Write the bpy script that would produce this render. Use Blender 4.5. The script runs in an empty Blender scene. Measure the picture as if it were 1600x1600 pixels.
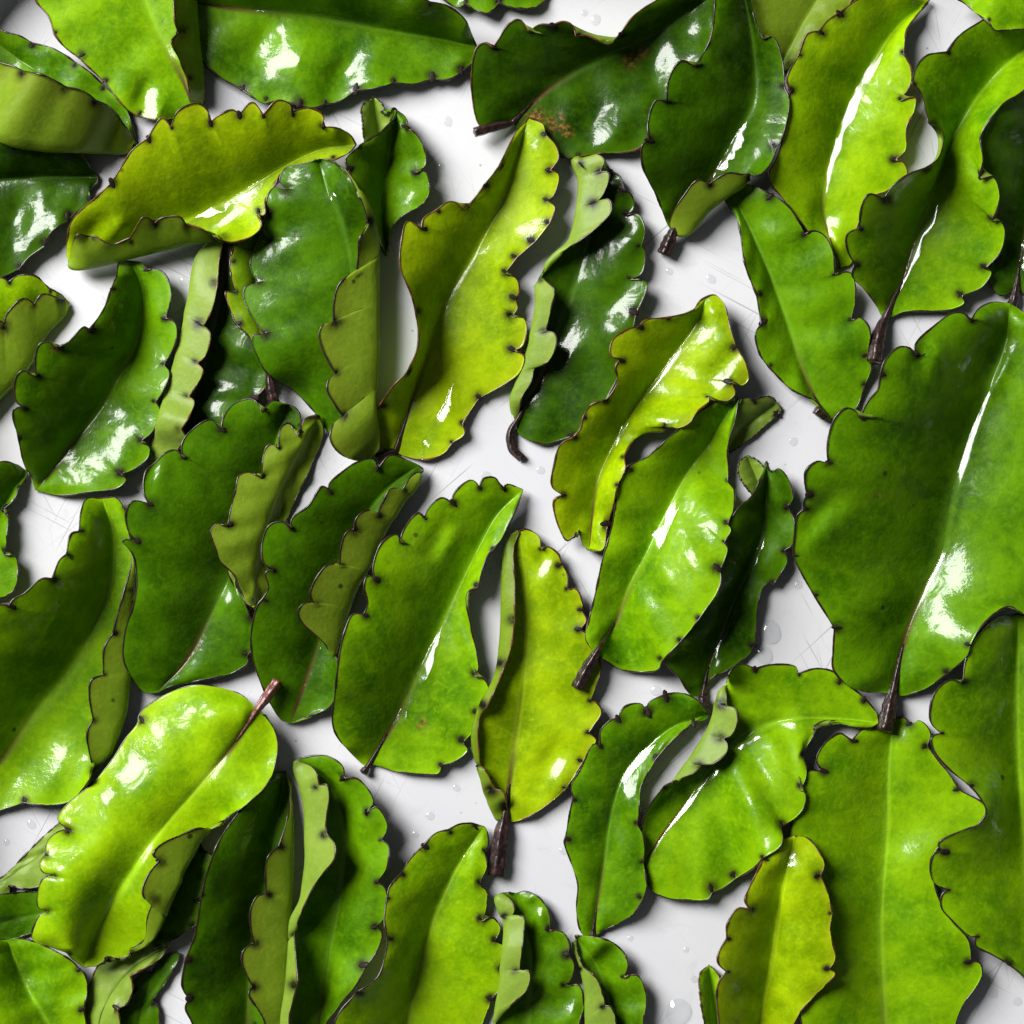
import bpy, math, random
import numpy as np
from mathutils import Vector, Quaternion

random.seed(7)
rng = np.random.default_rng(7)
S = bpy.context.scene
COL = S.collection

# ------------------------------------------------------------------ camera
PX = 4000.0          # picture units per metre on the tray floor (the frame is 0.40 m wide)
CAMH = 0.85          # camera height above the tray floor
cam_d = bpy.data.cameras.new('camera')
cam_d.sensor_width = 36.0
cam_d.lens = 36.0 * CAMH / (1600.0 / PX)
cam_d.clip_start = 0.01
cam_d.clip_end = 20.0
cam = bpy.data.objects.new('camera', cam_d)
cam.location = (0, 0, CAMH)
COL.objects.link(cam)
S.camera = cam

# ------------------------------------------------------------------ room light
W = bpy.data.worlds.new('World')
S.world = W
W.use_nodes = True
W.node_tree.nodes['Background'].inputs[0].default_value = (0.95, 0.98, 1.0, 1)
W.node_tree.nodes['Background'].inputs[1].default_value = 0.055

def area(name, direction, dist, sx, sy, watts, color):
    l = bpy.data.lights.new(name, 'AREA')
    l.shape = 'RECTANGLE'
    l.size, l.size_y = sx, sy
    l.energy = watts
    l.color = color
    o = bpy.data.objects.new(name, l)
    d = Vector(direction).normalized()
    o.location = d * dist
    o.rotation_euler = d.to_track_quat('Z', 'Y').to_euler()
    COL.objects.link(o)
    return o

WIN = (-0.76, 0.56, 0.76)
area('window_light', WIN, 2.60, 1.20, 1.52, 140.0, (1.0, 0.99, 0.975))


S.view_settings.view_transform = 'Standard'
S.view_settings.look = 'None'
S.view_settings.gamma = 1.0
S.view_settings.exposure = 0.0
S.cycles.use_denoising = True
S.cycles.max_bounces = 6
S.cycles.diffuse_bounces = 1
S.cycles.glossy_bounces = 2
S.cycles.transmission_bounces = 4
S.cycles.use_adaptive_sampling = True
S.cycles.adaptive_threshold = 0.03
S.cycles.transparent_max_bounces = 8
S.cycles.caustics_reflective = False
S.cycles.caustics_refractive = False

# ------------------------------------------------------------------ materials
def new_mat(name):
    m = bpy.data.materials.new(name)
    m.use_nodes = True
    nt = m.node_tree
    for n in list(nt.nodes):
        nt.nodes.remove(n)
    out = nt.nodes.new('ShaderNodeOutputMaterial')
    return m, nt, out

class NB:
    """small helper round a node tree"""
    def __init__(s, nt):
        s.nt = nt
    def n(s, t, **kw):
        nd = s.nt.nodes.new(t)
        for k, v in kw.items():
            setattr(nd, k, v)
        return nd
    def l(s, a, b):
        s.nt.links.new(a, b)
    def put(s, sock, v):
        if hasattr(v, 'is_output'):
            s.l(v, sock)
        elif isinstance(v, (tuple, list)):
            sock.default_value = tuple(v) + ((1,) if len(v) == 3 and len(sock.default_value) == 4 else ())
        else:
            sock.default_value = v
    def mix(s, f, a, b, mode='MIX'):
        m = s.n('ShaderNodeMix', data_type='RGBA', blend_type=mode)
        s.put(m.inputs[0], f); s.put(m.inputs[6], a); s.put(m.inputs[7], b)
        return m.outputs[2]
    def fmix(s, f, a, b):
        m = s.n('ShaderNodeMix', data_type='FLOAT')
        s.put(m.inputs[0], f); s.put(m.inputs[2], a); s.put(m.inputs[3], b)
        return m.outputs[0]
    def math(s, op, a, b=0.0, clamp=False):
        m = s.n('ShaderNodeMath', operation=op, use_clamp=clamp)
        s.put(m.inputs[0], a); s.put(m.inputs[1], b)
        return m.outputs[0]
    def ramp(s, v, lo, hi, a=0.0, b=1.0):
        m = s.n('ShaderNodeMapRange', interpolation_type='SMOOTHSTEP')
        s.put(m.inputs[0], v)
        for i, x in zip((1, 2, 3, 4), (lo, hi, a, b)):
            m.inputs[i].default_value = x
        return m.outputs[0]
    def noise(s, vec, scale, detail=2.0, rough=0.5, dist=0.0):
        t = s.n('ShaderNodeTexNoise')
        s.l(vec, t.inputs['Vector'])
        t.inputs['Scale'].default_value = scale
        t.inputs['Detail'].default_value = detail
        t.inputs['Roughness'].default_value = rough
        t.inputs['Distortion'].default_value = dist
        return t.outputs['Fac']
    def attr(s, name):
        return s.n('ShaderNodeAttribute', attribute_name=name).outputs['Fac']

def leaf_material(name, deep, light, under=False, edge=None, trans=(0.34, 0.5, 0.005), tf=0.04, red=1.0):
    m, nt, out = new_mat(name)
    b = NB(nt)
    co = b.n('ShaderNodeTexCoord').outputs['Object']
    s, t, halo, seed, wetat, scab = b.attr('s'), b.attr('t'), b.attr('halo'), b.attr('seed'), b.attr('wet'), b.attr('scab')
    off = b.n('ShaderNodeVectorMath', operation='ADD')
    b.l(co, off.inputs[0]); b.l(seed, off.inputs[1])
    P = off.outputs[0]
    big = b.ramp(b.noise(P, 30, 3.0, 0.6, 0.5), 0.28, 0.72)
    mid = b.noise(P, 130, 3.0, 0.6)
    fine = b.noise(P, 620, 2.0, 0.6)
    col = b.mix(big, deep, light)
    col = b.mix(b.ramp(mid, 0.40, 0.72, 0.0, 0.42), col, light)
    col = b.mix(b.ramp(mid, 0.50, 0.28, 0.0, 0.28), col, deep)
    mott = b.noise(P, 240, 3.0, 0.65, 0.6)
    col = b.mix(b.ramp(mott, 0.50, 0.70, 0.0, 0.30), col, tuple(c * 1.25 for c in light))
    col = b.mix(b.ramp(mott, 0.48, 0.32, 0.0, 0.26), col, deep)
    col = b.mix(b.math('MULTIPLY', b.ramp(fine, 0.45, 0.75), 0.16), col, tuple(min(1, c * 1.5) for c in light))
    # faint side veins, drawn with the leaf's own coordinates
    wav = b.math('SINE', b.math('ADD', b.math('MULTIPLY', b.math('ADD', t, b.math('MULTIPLY', s, -0.22)), 62.0), b.math('MULTIPLY', mid, 7.0)))
    col = b.mix(b.ramp(wav, 0.80, 1.0, 0.0, 0.05), col, tuple(min(1, c * 1.7 + 0.01) for c in light))
    col = b.mix(b.ramp(s, 0.80, 1.0, 0.0, 0.4), col, edge or tuple(c * 1.3 for c in light))
    # midrib: pale line that turns purple brown toward the stalk
    rib = b.ramp(s, 0.075, 0.012)
    col = b.mix(b.math('MULTIPLY', rib, 0.35), col, tuple(min(1, c * 1.5 + 0.02) for c in light))
    brown = b.math('MULTIPLY', b.math('MULTIPLY', b.ramp(s, 0.085, 0.015), b.ramp(t, 0.42, 0.04)), red)
    col = b.mix(brown, col, (0.105, 0.034, 0.018))
    # freckles
    vo = b.n('ShaderNodeTexVoronoi'); b.l(P, vo.inputs['Vector']); vo.inputs['Scale'].default_value = 52
    fr = b.math('MULTIPLY', b.ramp(vo.outputs['Distance'], 0.075, 0.04), b.ramp(b.noise(P, 17, 0), 0.55, 0.62))
    col = b.mix(b.math('MULTIPLY', fr, 0.8), col, (0.02, 0.016, 0.008))
    sc = b.math('MULTIPLY', scab, b.ramp(b.noise(P, 330, 4.0, 0.7), 0.38, 0.55), True)
    col = b.mix(sc, col, b.mix(b.ramp(fine, 0.4, 0.6), (0.09, 0.035, 0.010), (0.30, 0.15, 0.035)))
    col = b.mix(b.math('MULTIPLY', halo, b.ramp(mott, 0.3, 0.6, 0.6, 1.15), True), col, (0.012, 0.007, 0.004))
    p = b.n('ShaderNodeBsdfPrincipled')
    b.put(p.inputs['Base Color'], col)
    wn = b.math('ADD', b.noise(P, 64, 8.0, 0.72, 1.0), b.math('MULTIPLY', wetat, 0.11))
    wet = b.math('MAXIMUM', b.ramp(wn, 0.51, 0.61), b.ramp(s, 0.09, 0.05, 0.0, 0.8))
    if under:
        p.inputs['Roughness'].default_value = 0.5
        p.inputs['Specular IOR Level'].default_value = 0.35
        p.inputs['Coat Weight'].default_value = 0.15
        p.inputs['Coat Roughness'].default_value = 0.25
    else:
        b.put(p.inputs['Roughness'], b.fmix(wet, 0.42, 0.34))
        p.inputs['Specular IOR Level'].default_value = 0.06
        b.put(p.inputs['Coat Weight'], b.fmix(wet, 0.03, 1.0))
        b.put(p.inputs['Coat Roughness'], b.fmix(wet, 0.32, 0.12))
        p.inputs['Coat IOR'].default_value = 1.43
    bh = b.math('ADD', b.math('MULTIPLY', mid, 0.8), b.math('MULTIPLY', fine, 0.22))
    bh = b.math('ADD', bh, b.math('MULTIPLY', wav, 0.006))
    bp = b.n('ShaderNodeBump')
    bp.inputs['Strength'].default_value = 0.42
    bp.inputs['Distance'].default_value = 0.0011
    b.l(bh, bp.inputs['Height'])
    b.l(bp.outputs[0], p.inputs['Normal'])
    bc = b.n('ShaderNodeBump')
    bc.inputs['Strength'].default_value = 0.40
    bc.inputs['Distance'].default_value = 0.0007
    b.l(b.math('ADD', b.noise(P, 75, 4.0, 0.6), b.math('MULTIPLY', fine, 0.20)), bc.inputs['Height'])
    b.l(bc.outputs[0], p.inputs['Coat Normal'])
    tr = b.n('ShaderNodeBsdfTranslucent')
    b.put(tr.inputs['Color'], b.mix(b.math('MULTIPLY', halo, 0.95, True), b.mix(0.5, trans, col), (0.01, 0.006, 0.004)))
    mx = b.n('ShaderNodeMixShader')
    mx.inputs[0].default_value = tf
    b.l(p.outputs[0], mx.inputs[1]); b.l(tr.outputs[0], mx.inputs[2])
    b.l(mx.outputs[0], out.inputs['Surface'])
    return m

UP = {
    'dark':   leaf_material('leaf_dark_green', (0.008, 0.034, 0.0004), (0.048, 0.130, 0.0008)),
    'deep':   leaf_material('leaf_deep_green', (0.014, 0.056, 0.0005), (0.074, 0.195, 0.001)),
    'mid':    leaf_material('leaf_green', (0.028, 0.105, 0.0006), (0.130, 0.300, 0.0015)),
    'bright': leaf_material('leaf_bright_green', (0.062, 0.195, 0.0008), (0.230, 0.440, 0.002)),
    'lime':   leaf_material('leaf_lime_green', (0.115, 0.275, 0.001), (0.315, 0.535, 0.002), edge=(0.36, 0.52, 0.01)),
    'yellow': leaf_material('leaf_yellow_green', (0.160, 0.290, 0.001), (0.375, 0.545, 0.002), edge=(0.46, 0.50, 0.01)),
    'olive':  leaf_material('leaf_olive_green', (0.070, 0.170, 0.003), (0.200, 0.330, 0.005), edge=(0.40, 0.34, 0.01)),
}
LOW = {
    'pale':  leaf_material('leaf_underside_pale', (0.27, 0.44, 0.04), (0.36, 0.53, 0.06), under=True, edge=(0.38, 0.48, 0.06), trans=(0.42, 0.58, 0.05), tf=0.42, red=0.4),
    'green': leaf_material('leaf_underside_green', (0.25, 0.40, 0.016), (0.36, 0.53, 0.026), under=True, edge=(0.38, 0.44, 0.03), trans=(0.46, 0.60, 0.02), tf=0.52, red=0.4),
}

def simple_mat(name, col, rough, spec=0.5, coat=0.0, col2=None, scale=300, bump=0.0, stretch=None):
    m, nt, out = new_mat(name)
    b = NB(nt)
    co = b.n('ShaderNodeTexCoord').outputs['Object']
    if stretch:
        mp = b.n('ShaderNodeMapping'); mp.inputs['Scale'].default_value = stretch
        b.l(co, mp.inputs[0]); co = mp.outputs[0]
    nz = b.noise(co, scale, 3, 0.6)
    p = b.n('ShaderNodeBsdfPrincipled')
    b.put(p.inputs['Base Color'], b.mix(b.ramp(nz, 0.35, 0.7), col, col2 or col))
    p.inputs['Roughness'].default_value = rough
    p.inputs['Specular IOR Level'].default_value = spec
    p.inputs['Coat Weight'].default_value = coat
    p.inputs['Coat Roughness'].default_value = 0.08
    if bump:
        bp = b.n('ShaderNodeBump'); bp.inputs['Strength'].default_value = bump
        bp.inputs['Distance'].default_value = 0.0006
        b.l(nz, bp.inputs['Height']); b.l(bp.outputs[0], p.inputs['Normal'])
    b.l(p.outputs[0], out.inputs['Surface'])
    return m

M_RIM = simple_mat('leaf_rim_dark', (0.012, 0.006, 0.006), 0.4, 0.5, 0.35, (0.045, 0.016, 0.012), 260)
M_RIMR = simple_mat('leaf_rim_rust', (0.030, 0.010, 0.006), 0.4, 0.5, 0.3, (0.16, 0.060, 0.012), 200)
M_BUD = simple_mat('notch_bud_dark', (0.008, 0.005, 0.004), 0.7, 0.25, 0.05, (0.024, 0.011, 0.008), 700)
M_STEM = simple_mat('petiole_purple_brown', (0.010, 0.005, 0.005), 0.38, 0.5, 0.4, (0.060, 0.026, 0.022), 420, 1.0)
M_STEMR = simple_mat('petiole_red', (0.10, 0.018, 0.016), 0.4, 0.5, 0.3, (0.26, 0.07, 0.05), 420, 0.8)

def water_material():
    m, nt, out = new_mat('water')
    b = NB(nt)
    tr = b.n('ShaderNodeBsdfTransparent'); tr.inputs[0].default_value = (0.97, 0.98, 0.98, 1)
    gl = b.n('ShaderNodeBsdfGlossy'); gl.inputs['Roughness'].default_value = 0.085
    lw = b.n('ShaderNodeLayerWeight'); lw.inputs[0].default_value = 0.5
    fr = b.math('ADD', b.math('MULTIPLY', b.math('POWER', lw.outputs['Facing'], 5.0), 0.9), 0.055)
    mx = b.n('ShaderNodeMixShader')
    b.l(fr, mx.inputs[0]); b.l(tr.outputs[0], mx.inputs[1]); b.l(gl.outputs[0], mx.inputs[2])
    b.l(mx.outputs[0], out.inputs['Surface'])
    return m
M_WATER = water_material()

def tray_material():
    m, nt, out = new_mat('tray_scratched_white_metal')
    b = NB(nt)
    co = b.n('ShaderNodeTexCoord').outputs['Object']
    big = b.noise(co, 9, 3, 0.55)
    col = b.mix(b.ramp(big, 0.3, 0.7), (0.70, 0.70, 0.73), (0.78, 0.78, 0.80))
    bump = b.math('MULTIPLY', b.noise(co, 900, 2, 0.6), 0.12)
    dark = None
    for k, (ang, sc, lo) in enumerate(((28, 1.0, 0.70), (62, 1.3, 0.71), (-41, 0.9, 0.69), (81, 1.1, 0.72), (-62, 1.0, 0.70))):
        mp = b.n('ShaderNodeMapping'); mp.inputs['Rotation'].default_value = (0, 0, math.radians(ang))
        mp.inputs['Location'].default_value = (k * 0.31, k * 0.17, k * 1.7)
        b.l(co, mp.inputs[0])
        m2 = b.n('ShaderNodeMapping'); m2.inputs['Scale'].default_value = (14 * sc, 1150 * sc, 1)
        b.l(mp.outputs[0], m2.inputs[0])
        nz = b.noise(m2.outputs[0], 1.0, 1.0, 0.4, 0.15)
        sk = b.ramp(nz, lo, lo + 0.06)
        dark = sk if dark is None else b.math('MAXIMUM', dark, sk)
    patch = b.ramp(b.noise(co, 21, 2, 0.5), 0.42, 0.62)
    dark = b.math('MULTIPLY', dark, patch)
    # brushed grain
    mp = b.n('ShaderNodeMapping'); mp.inputs['Rotation'].default_value = (0, 0, math.radians(52))
    b.l(co, mp.inputs[0])
    m2 = b.n('ShaderNodeMapping'); m2.inputs['Scale'].default_value = (25, 1600, 1)
    b.l(mp.outputs[0], m2.inputs[0])
    grain = b.noise(m2.outputs[0], 1.0, 2, 0.6)
    col = b.mix(b.ramp(grain, 0.55, 0.85, 0.0, 0.22), col, (0.42, 0.42, 0.45))
    col = b.mix(b.math('MULTIPLY', dark, 0.42), col, (0.12, 0.12, 0.13))
    sm = b.ramp(b.noise(co, 55, 5, 0.7, 1.2), 0.56, 0.72, 0.0, 0.20)
    col = b.mix(sm, col, (0.42, 0.43, 0.40))
    vo = b.n('ShaderNodeTexVoronoi'); b.l(co, vo.inputs['Vector']); vo.inputs['Scale'].default_value = 110
    col = b.mix(b.math('MULTIPLY', b.ramp(vo.outputs['Distance'], 0.07, 0.03), b.ramp(b.noise(co, 30, 0), 0.5, 0.6, 0.0, 0.6)), col, (0.15, 0.15, 0.14))
    p = b.n('ShaderNodeBsdfPrincipled')
    b.put(p.inputs['Base Color'], col)
    b.put(p.inputs['Roughness'], b.fmix(grain, 0.34, 0.55))
    p.inputs['Specular IOR Level'].default_value = 0.45
    bp = b.n('ShaderNodeBump'); bp.inputs['Strength'].default_value = 0.35; bp.inputs['Distance'].default_value = 0.0003
    b.l(b.math('ADD', bump, b.math('SUBTRACT', b.math('MULTIPLY', grain, 0.25), b.math('MULTIPLY', dark, 0.6))), bp.inputs['Height'])
    b.l(bp.outputs[0], p.inputs['Normal'])
    b.l(p.outputs[0], out.inputs['Surface'])
    return m

# ------------------------------------------------------------------ helpers
def to_world(xy, z):
    """picture units on the tray floor and height above it (same units) -> metres"""
    z = np.asarray(z, float) / PX
    k = (CAMH - z) / CAMH / PX
    X = (np.asarray(xy, float)[..., 0] - 800.0) * k
    Y = (800.0 - np.asarray(xy, float)[..., 1]) * k
    return np.stack([X, Y, z], -1)

def mesh_obj(name, verts, faces, mats, parent=None, mat_idx=None, smooth=True, attrs=None, origin=None):
    me = bpy.data.meshes.new(name)
    verts = np.asarray(verts, float)
    if origin is not None:
        verts = verts - np.asarray(origin)
    me.from_pydata(verts.tolist(), [], [list(map(int, f)) for f in faces])
    for m in mats:
        me.materials.append(m)
    if mat_idx is not None:
        me.polygons.foreach_set('material_index', np.asarray(mat_idx, np.int32))
    if smooth:
        me.polygons.foreach_set('use_smooth', np.ones(len(me.polygons), bool))
    if attrs:
        for k, v in attrs.items():
            a = me.attributes.new(k, 'FLOAT', 'POINT')
            a.data.foreach_set('value', np.asarray(v, np.float32))
    me.update()
    o = bpy.data.objects.new(name, me)
    COL.objects.link(o)
    if parent is not None:
        o.parent = parent
    elif origin is not None:
        o.location = origin
    return o

def catmull(pts, n=10):
    """centripetal-ish curve through pts"""
    P = np.asarray(pts, float)
    if len(P) == 2:
        u = np.linspace(0, 1, n + 1)[:, None]
        return P[0] * (1 - u) + P[1] * u
    Q = np.vstack([2 * P[0] - P[1], P, 2 * P[-1] - P[-2]])
    out = []
    for i in range(1, len(Q) - 2):
        p0, p1, p2, p3 = Q[i - 1:i + 3]
        d = [max(np.linalg.norm(b - a) ** 0.5, 1e-3) for a, b in ((p0, p1), (p1, p2), (p2, p3))]
        t0, t1 = 0.0, d[0]; t2 = t1 + d[1]; t3 = t2 + d[2]
        t = np.linspace(t1, t2, n + 1)[:-1, None]
        A1 = (t1 - t) / (t1 - t0) * p0 + (t - t0) / (t1 - t0) * p1
        A2 = (t2 - t) / (t2 - t1) * p1 + (t - t1) / (t2 - t1) * p2
        A3 = (t3 - t) / (t3 - t2) * p2 + (t - t2) / (t3 - t2) * p3
        B1 = (t2 - t) / (t2 - t0) * A1 + (t - t0) / (t2 - t0) * A2
        B2 = (t3 - t) / (t3 - t1) * A2 + (t - t1) / (t3 - t1) * A3
        out.append((t2 - t) / (t2 - t1) * B1 + (t - t1) / (t2 - t1) * B2)
    out.append(P[-1:])
    return np.vstack(out)

def resample(C, n):
    d = np.concatenate([[0], np.cumsum(np.linalg.norm(np.diff(C, axis=0), axis=1))])
    u = np.linspace(0, d[-1], n)
    return np.stack([np.interp(u, d, C[:, k]) for k in range(C.shape[1])], 1)

NR = 210
HK = 1.4
def rail(start, pts, end):
    """margin through its points; a third value 1 marks a notch (a sharp corner)"""
    P = [tuple(start) + (0,)] + [(p[0], p[1], p[2] if len(p) > 2 else 0) for p in pts] + [tuple(end) + (0,)]
    segs, cur, notches = [], [P[0][:2]], []
    for p in P[1:]:
        cur.append(p[:2])
        if p[2]:
            segs.append(cur); cur = [p[:2]]; notches.append(p[:2])
    if len(cur) > 1:
        segs.append(cur)
    C = np.vstack([catmull(s)[(0 if i == 0 else 1):] for i, s in enumerate(segs)])
    # rows are spaced along the smoothed outline, so that scallops and notches do not skew them
    D = resample(C, 900)
    L = np.linalg.norm(np.diff(D, axis=0), axis=1).sum()
    k = max(8, int(34.0 / (L / 899.0)))
    P = np.vstack([np.repeat(D[:1], k, 0), D, np.repeat(D[-1:], k, 0)])
    ker = np.hanning(2 * k + 1); ker /= ker.sum()
    Sm = np.stack([np.convolve(P[:, q], ker, 'same')[k:-k] for q in range(2)], 1)
    u = np.concatenate([[0], np.cumsum(np.linalg.norm(np.diff(Sm, axis=0), axis=1) + 0.12 * L / 899.0)])
    g = np.linspace(0, u[-1], NR)
    return np.stack([np.interp(g, u, D[:, q]) for q in range(2)], 1), notches

def smooth_rail(R, k=13):
    P = np.vstack([np.repeat(R[:1], k, 0), R, np.repeat(R[-1:], k, 0)])
    out = R.copy()
    for c in range(2):
        cs = np.convolve(P[:, c], np.ones(2 * k + 1) / (2 * k + 1), 'same')
        out[:, c] = cs[k:-k]
    w = np.clip(np.minimum(np.arange(NR), NR - 1 - np.arange(NR)) / 18.0, 0, 1)[:, None]
    return out * w + R * (1 - w)

def prof(v, n=NR):
    if np.isscalar(v):
        v = [0.35 * v, 0.9 * v, v, 0.95 * v, 0.5 * v]
    v = np.asarray(v, float)
    x = np.interp(np.linspace(0, 1, n), np.linspace(0, 1, len(v)), v)
    k = 9
    return np.convolve(np.concatenate([np.repeat(x[:1], k), x, np.repeat(x[-1:], k)]), np.ones(2 * k + 1) / (2 * k + 1), 'same')[k:-k]

# height map of what already lies on the tray, for draping each next leaf over it
HS, HLO, HN = 4.0, -320.0, 560
HMAP = np.zeros((HN, HN))
def hidx(xy):
    return np.clip(((xy - HLO) / HS).astype(int), 0, HN - 1)

SV = np.array([0, .012, .03, .06, .10, .15, .21, .28, .36, .44, .52, .60, .68, .75, .81, .87, .915, .95, .98, 1.0])
NS = len(SV)
LEAVES = {}
BUD_MESH = None

def side_grid(mid, zm, E, hE, F, hF, cup, dome, ph, kpar=0.5):
    """rows x NS grid of (x, y, z) from the midrib (s=0) to the margin (s=1)"""
    size = min(1.0, np.linalg.norm(np.diff(mid, axis=0), axis=1).sum() / 330.0) ** 1.5
    Es = smooth_rail(E) if F is None else smooth_rail(smooth_rail(E, 18), 14)
    wob = E - Es
    t = np.linspace(0, 1, NR)
    endw = np.clip(np.minimum(t, 1 - t) / 0.07, 0, 1)
    endw = endw * endw * (3 - 2 * endw)
    zE = zm + (hE - zm) * endw
    s = SV[None, :, None]
    if F is None:
        xy = mid[:, None, :] * (1 - s) + Es[:, None, :] * s
        kk = kpar if cup < 1.65 else 0.8
        ra = 0.08 if cup < 1.75 else 0.22
        sr = np.sqrt(SV ** 2 + ra * ra) - ra
        pr = (1 - np.exp(-sr / kk)) / (1 - np.exp(-sr[-1] / kk))
        z = zm[:, None] + (zE - zm)[:, None] * pr[None, :]
    else:
        zF = zm + (hF - zm) * endw
        M3 = np.concatenate([mid, zm[:, None]], 1)
        F3 = np.concatenate([F, zF[:, None]], 1)
        E3 = np.concatenate([Es, zE[:, None]], 1)
        T0 = (F3 - M3) * 1.25
        T0[:, 2] *= 0.35
        T1 = (E3 - M3) * 0.9
        T2 = (E3 - F3) * 1.0
        fs = 0.56
        u = np.clip(SV / fs, 0, 1)[None, :, None]
        v = np.clip((SV - fs) / (1 - fs), 0, 1)[None, :, None]
        def herm(a, b, ta, tb, w):
            return (2*w**3-3*w**2+1)*a[:, None] + (w**3-2*w**2+w)*ta[:, None] + (-2*w**3+3*w**2)*b[:, None] + (w**3-w**2)*tb[:, None]
        g = np.where(SV[None, :, None] <= fs, herm(M3, F3, T0, T1 * 0.6, u), herm(F3, E3, T1 * 0.6, T2, v))
        xy, z = g[..., :2], g[..., 2]
    ref = mid if F is None else F
    zref = zm if F is None else zF
    dv = Es - ref
    # how much the surface rises where a scallop reaches beyond (or a notch stays short of) the smoothed edge
    dE = np.gradient(Es, axis=0); dzE = np.gradient(zE)
    det = dv[:, 0] * dE[:, 1] - dv[:, 1] * dE[:, 0]
    lim = 0.35 * np.linalg.norm(dv, axis=1) * np.linalg.norm(dE, axis=1) + 1e-6
    det = np.where(np.abs(det) < lim, np.where(det < 0, -lim, lim), det)
    ca = (wob[:, 0] * dE[:, 1] - wob[:, 1] * dE[:, 0]) / det
    cb = (dv[:, 0] * wob[:, 1] - dv[:, 1] * wob[:, 0]) / det
    dz = np.clip(ca, -1.2, 1.2) * (zE - zref) * (1.0 if F is not None else 0.3) + np.clip(cb, -12, 12) * dzE
    ww = SV ** 4 if F is None else np.clip((SV - 0.56) / 0.44, 0, 1)
    xy = xy + wob[:, None, :] * ww[None, :, None]
    z = z + dz[:, None] * ww[None, :]
    if F is None:
        bw = endw[:, None] * np.sin(np.pi * np.clip(SV * 1.05, 0, 1))[None, :]
        z = z + size * bw * (1.9 * np.sin(2 * np.pi * (4.2 * t + 1.7 * ph))[:, None] + 1.3 * np.sin(2 * np.pi * (6.7 * t[:, None] + 0.5 * SV[None, :] + 3.1 * ph)))
    z = z + endw[:, None] * dome * np.sin(np.pi * SV)[None, :] ** 1.0
    und = (1.0 if F is None else 0.25) * size
    z = z + und * endw[:, None] * SV[None, :] ** 2 * (2.6 * np.sin(2 * np.pi * (3.3 * t + ph))[:, None] + 1.6 * np.sin(2 * np.pi * (7.1 * t + 2.3 * ph))[:, None])
    wpx = np.maximum(np.linalg.norm(Es - mid, axis=1), 12.0)
    z = z - endw[:, None] * 1.2 * np.exp(-(SV[None, :] * wpx[:, None] / 4.5) ** 2)
    return np.concatenate([xy, z[..., None]], 2)

def grid_normals(G):
    du = np.gradient(G, axis=0); dv = np.gradient(G, axis=1)
    n = np.cross(du, dv)
    L = np.linalg.norm(n, axis=2, keepdims=True)
    good = L[..., 0] > 1e-12
    n = n / np.maximum(L, 1e-12)
    mean = n[NR // 2, n.shape[1] // 2]
    n[~good] = mean
    return n

def tube(P, R, sides=6, ridge=0.0):
    P = np.asarray(P, float); n = len(P)
    T = np.gradient(P, axis=0); T /= np.maximum(np.linalg.norm(T, axis=1, keepdims=True), 1e-9)
    side = np.cross(T, np.array([0.03, 0.02, 1.0])); side /= np.maximum(np.linalg.norm(side, axis=1, keepdims=True), 1e-9)
    nor = np.cross(side, T)
    a = np.linspace(0, 2 * np.pi, sides, endpoint=False)
    rr = 1 + ridge * np.cos(a * 5)
    V = P[:, None] + np.asarray(R)[:, None, None] * rr[None, :, None] * (np.cos(a)[None, :, None] * side[:, None] + np.sin(a)[None, :, None] * nor[:, None])
    F = []
    for i in range(n - 1):
        for j in range(sides):
            k = (j + 1) % sides
            F.append((i * sides + j, i * sides + k, (i + 1) * sides + k, (i + 1) * sides + j))
    F.append(tuple(range(sides - 1, -1, -1)))
    F.append(tuple((n - 1) * sides + j for j in range(sides)))
    return V.reshape(-1, 3), F

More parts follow.
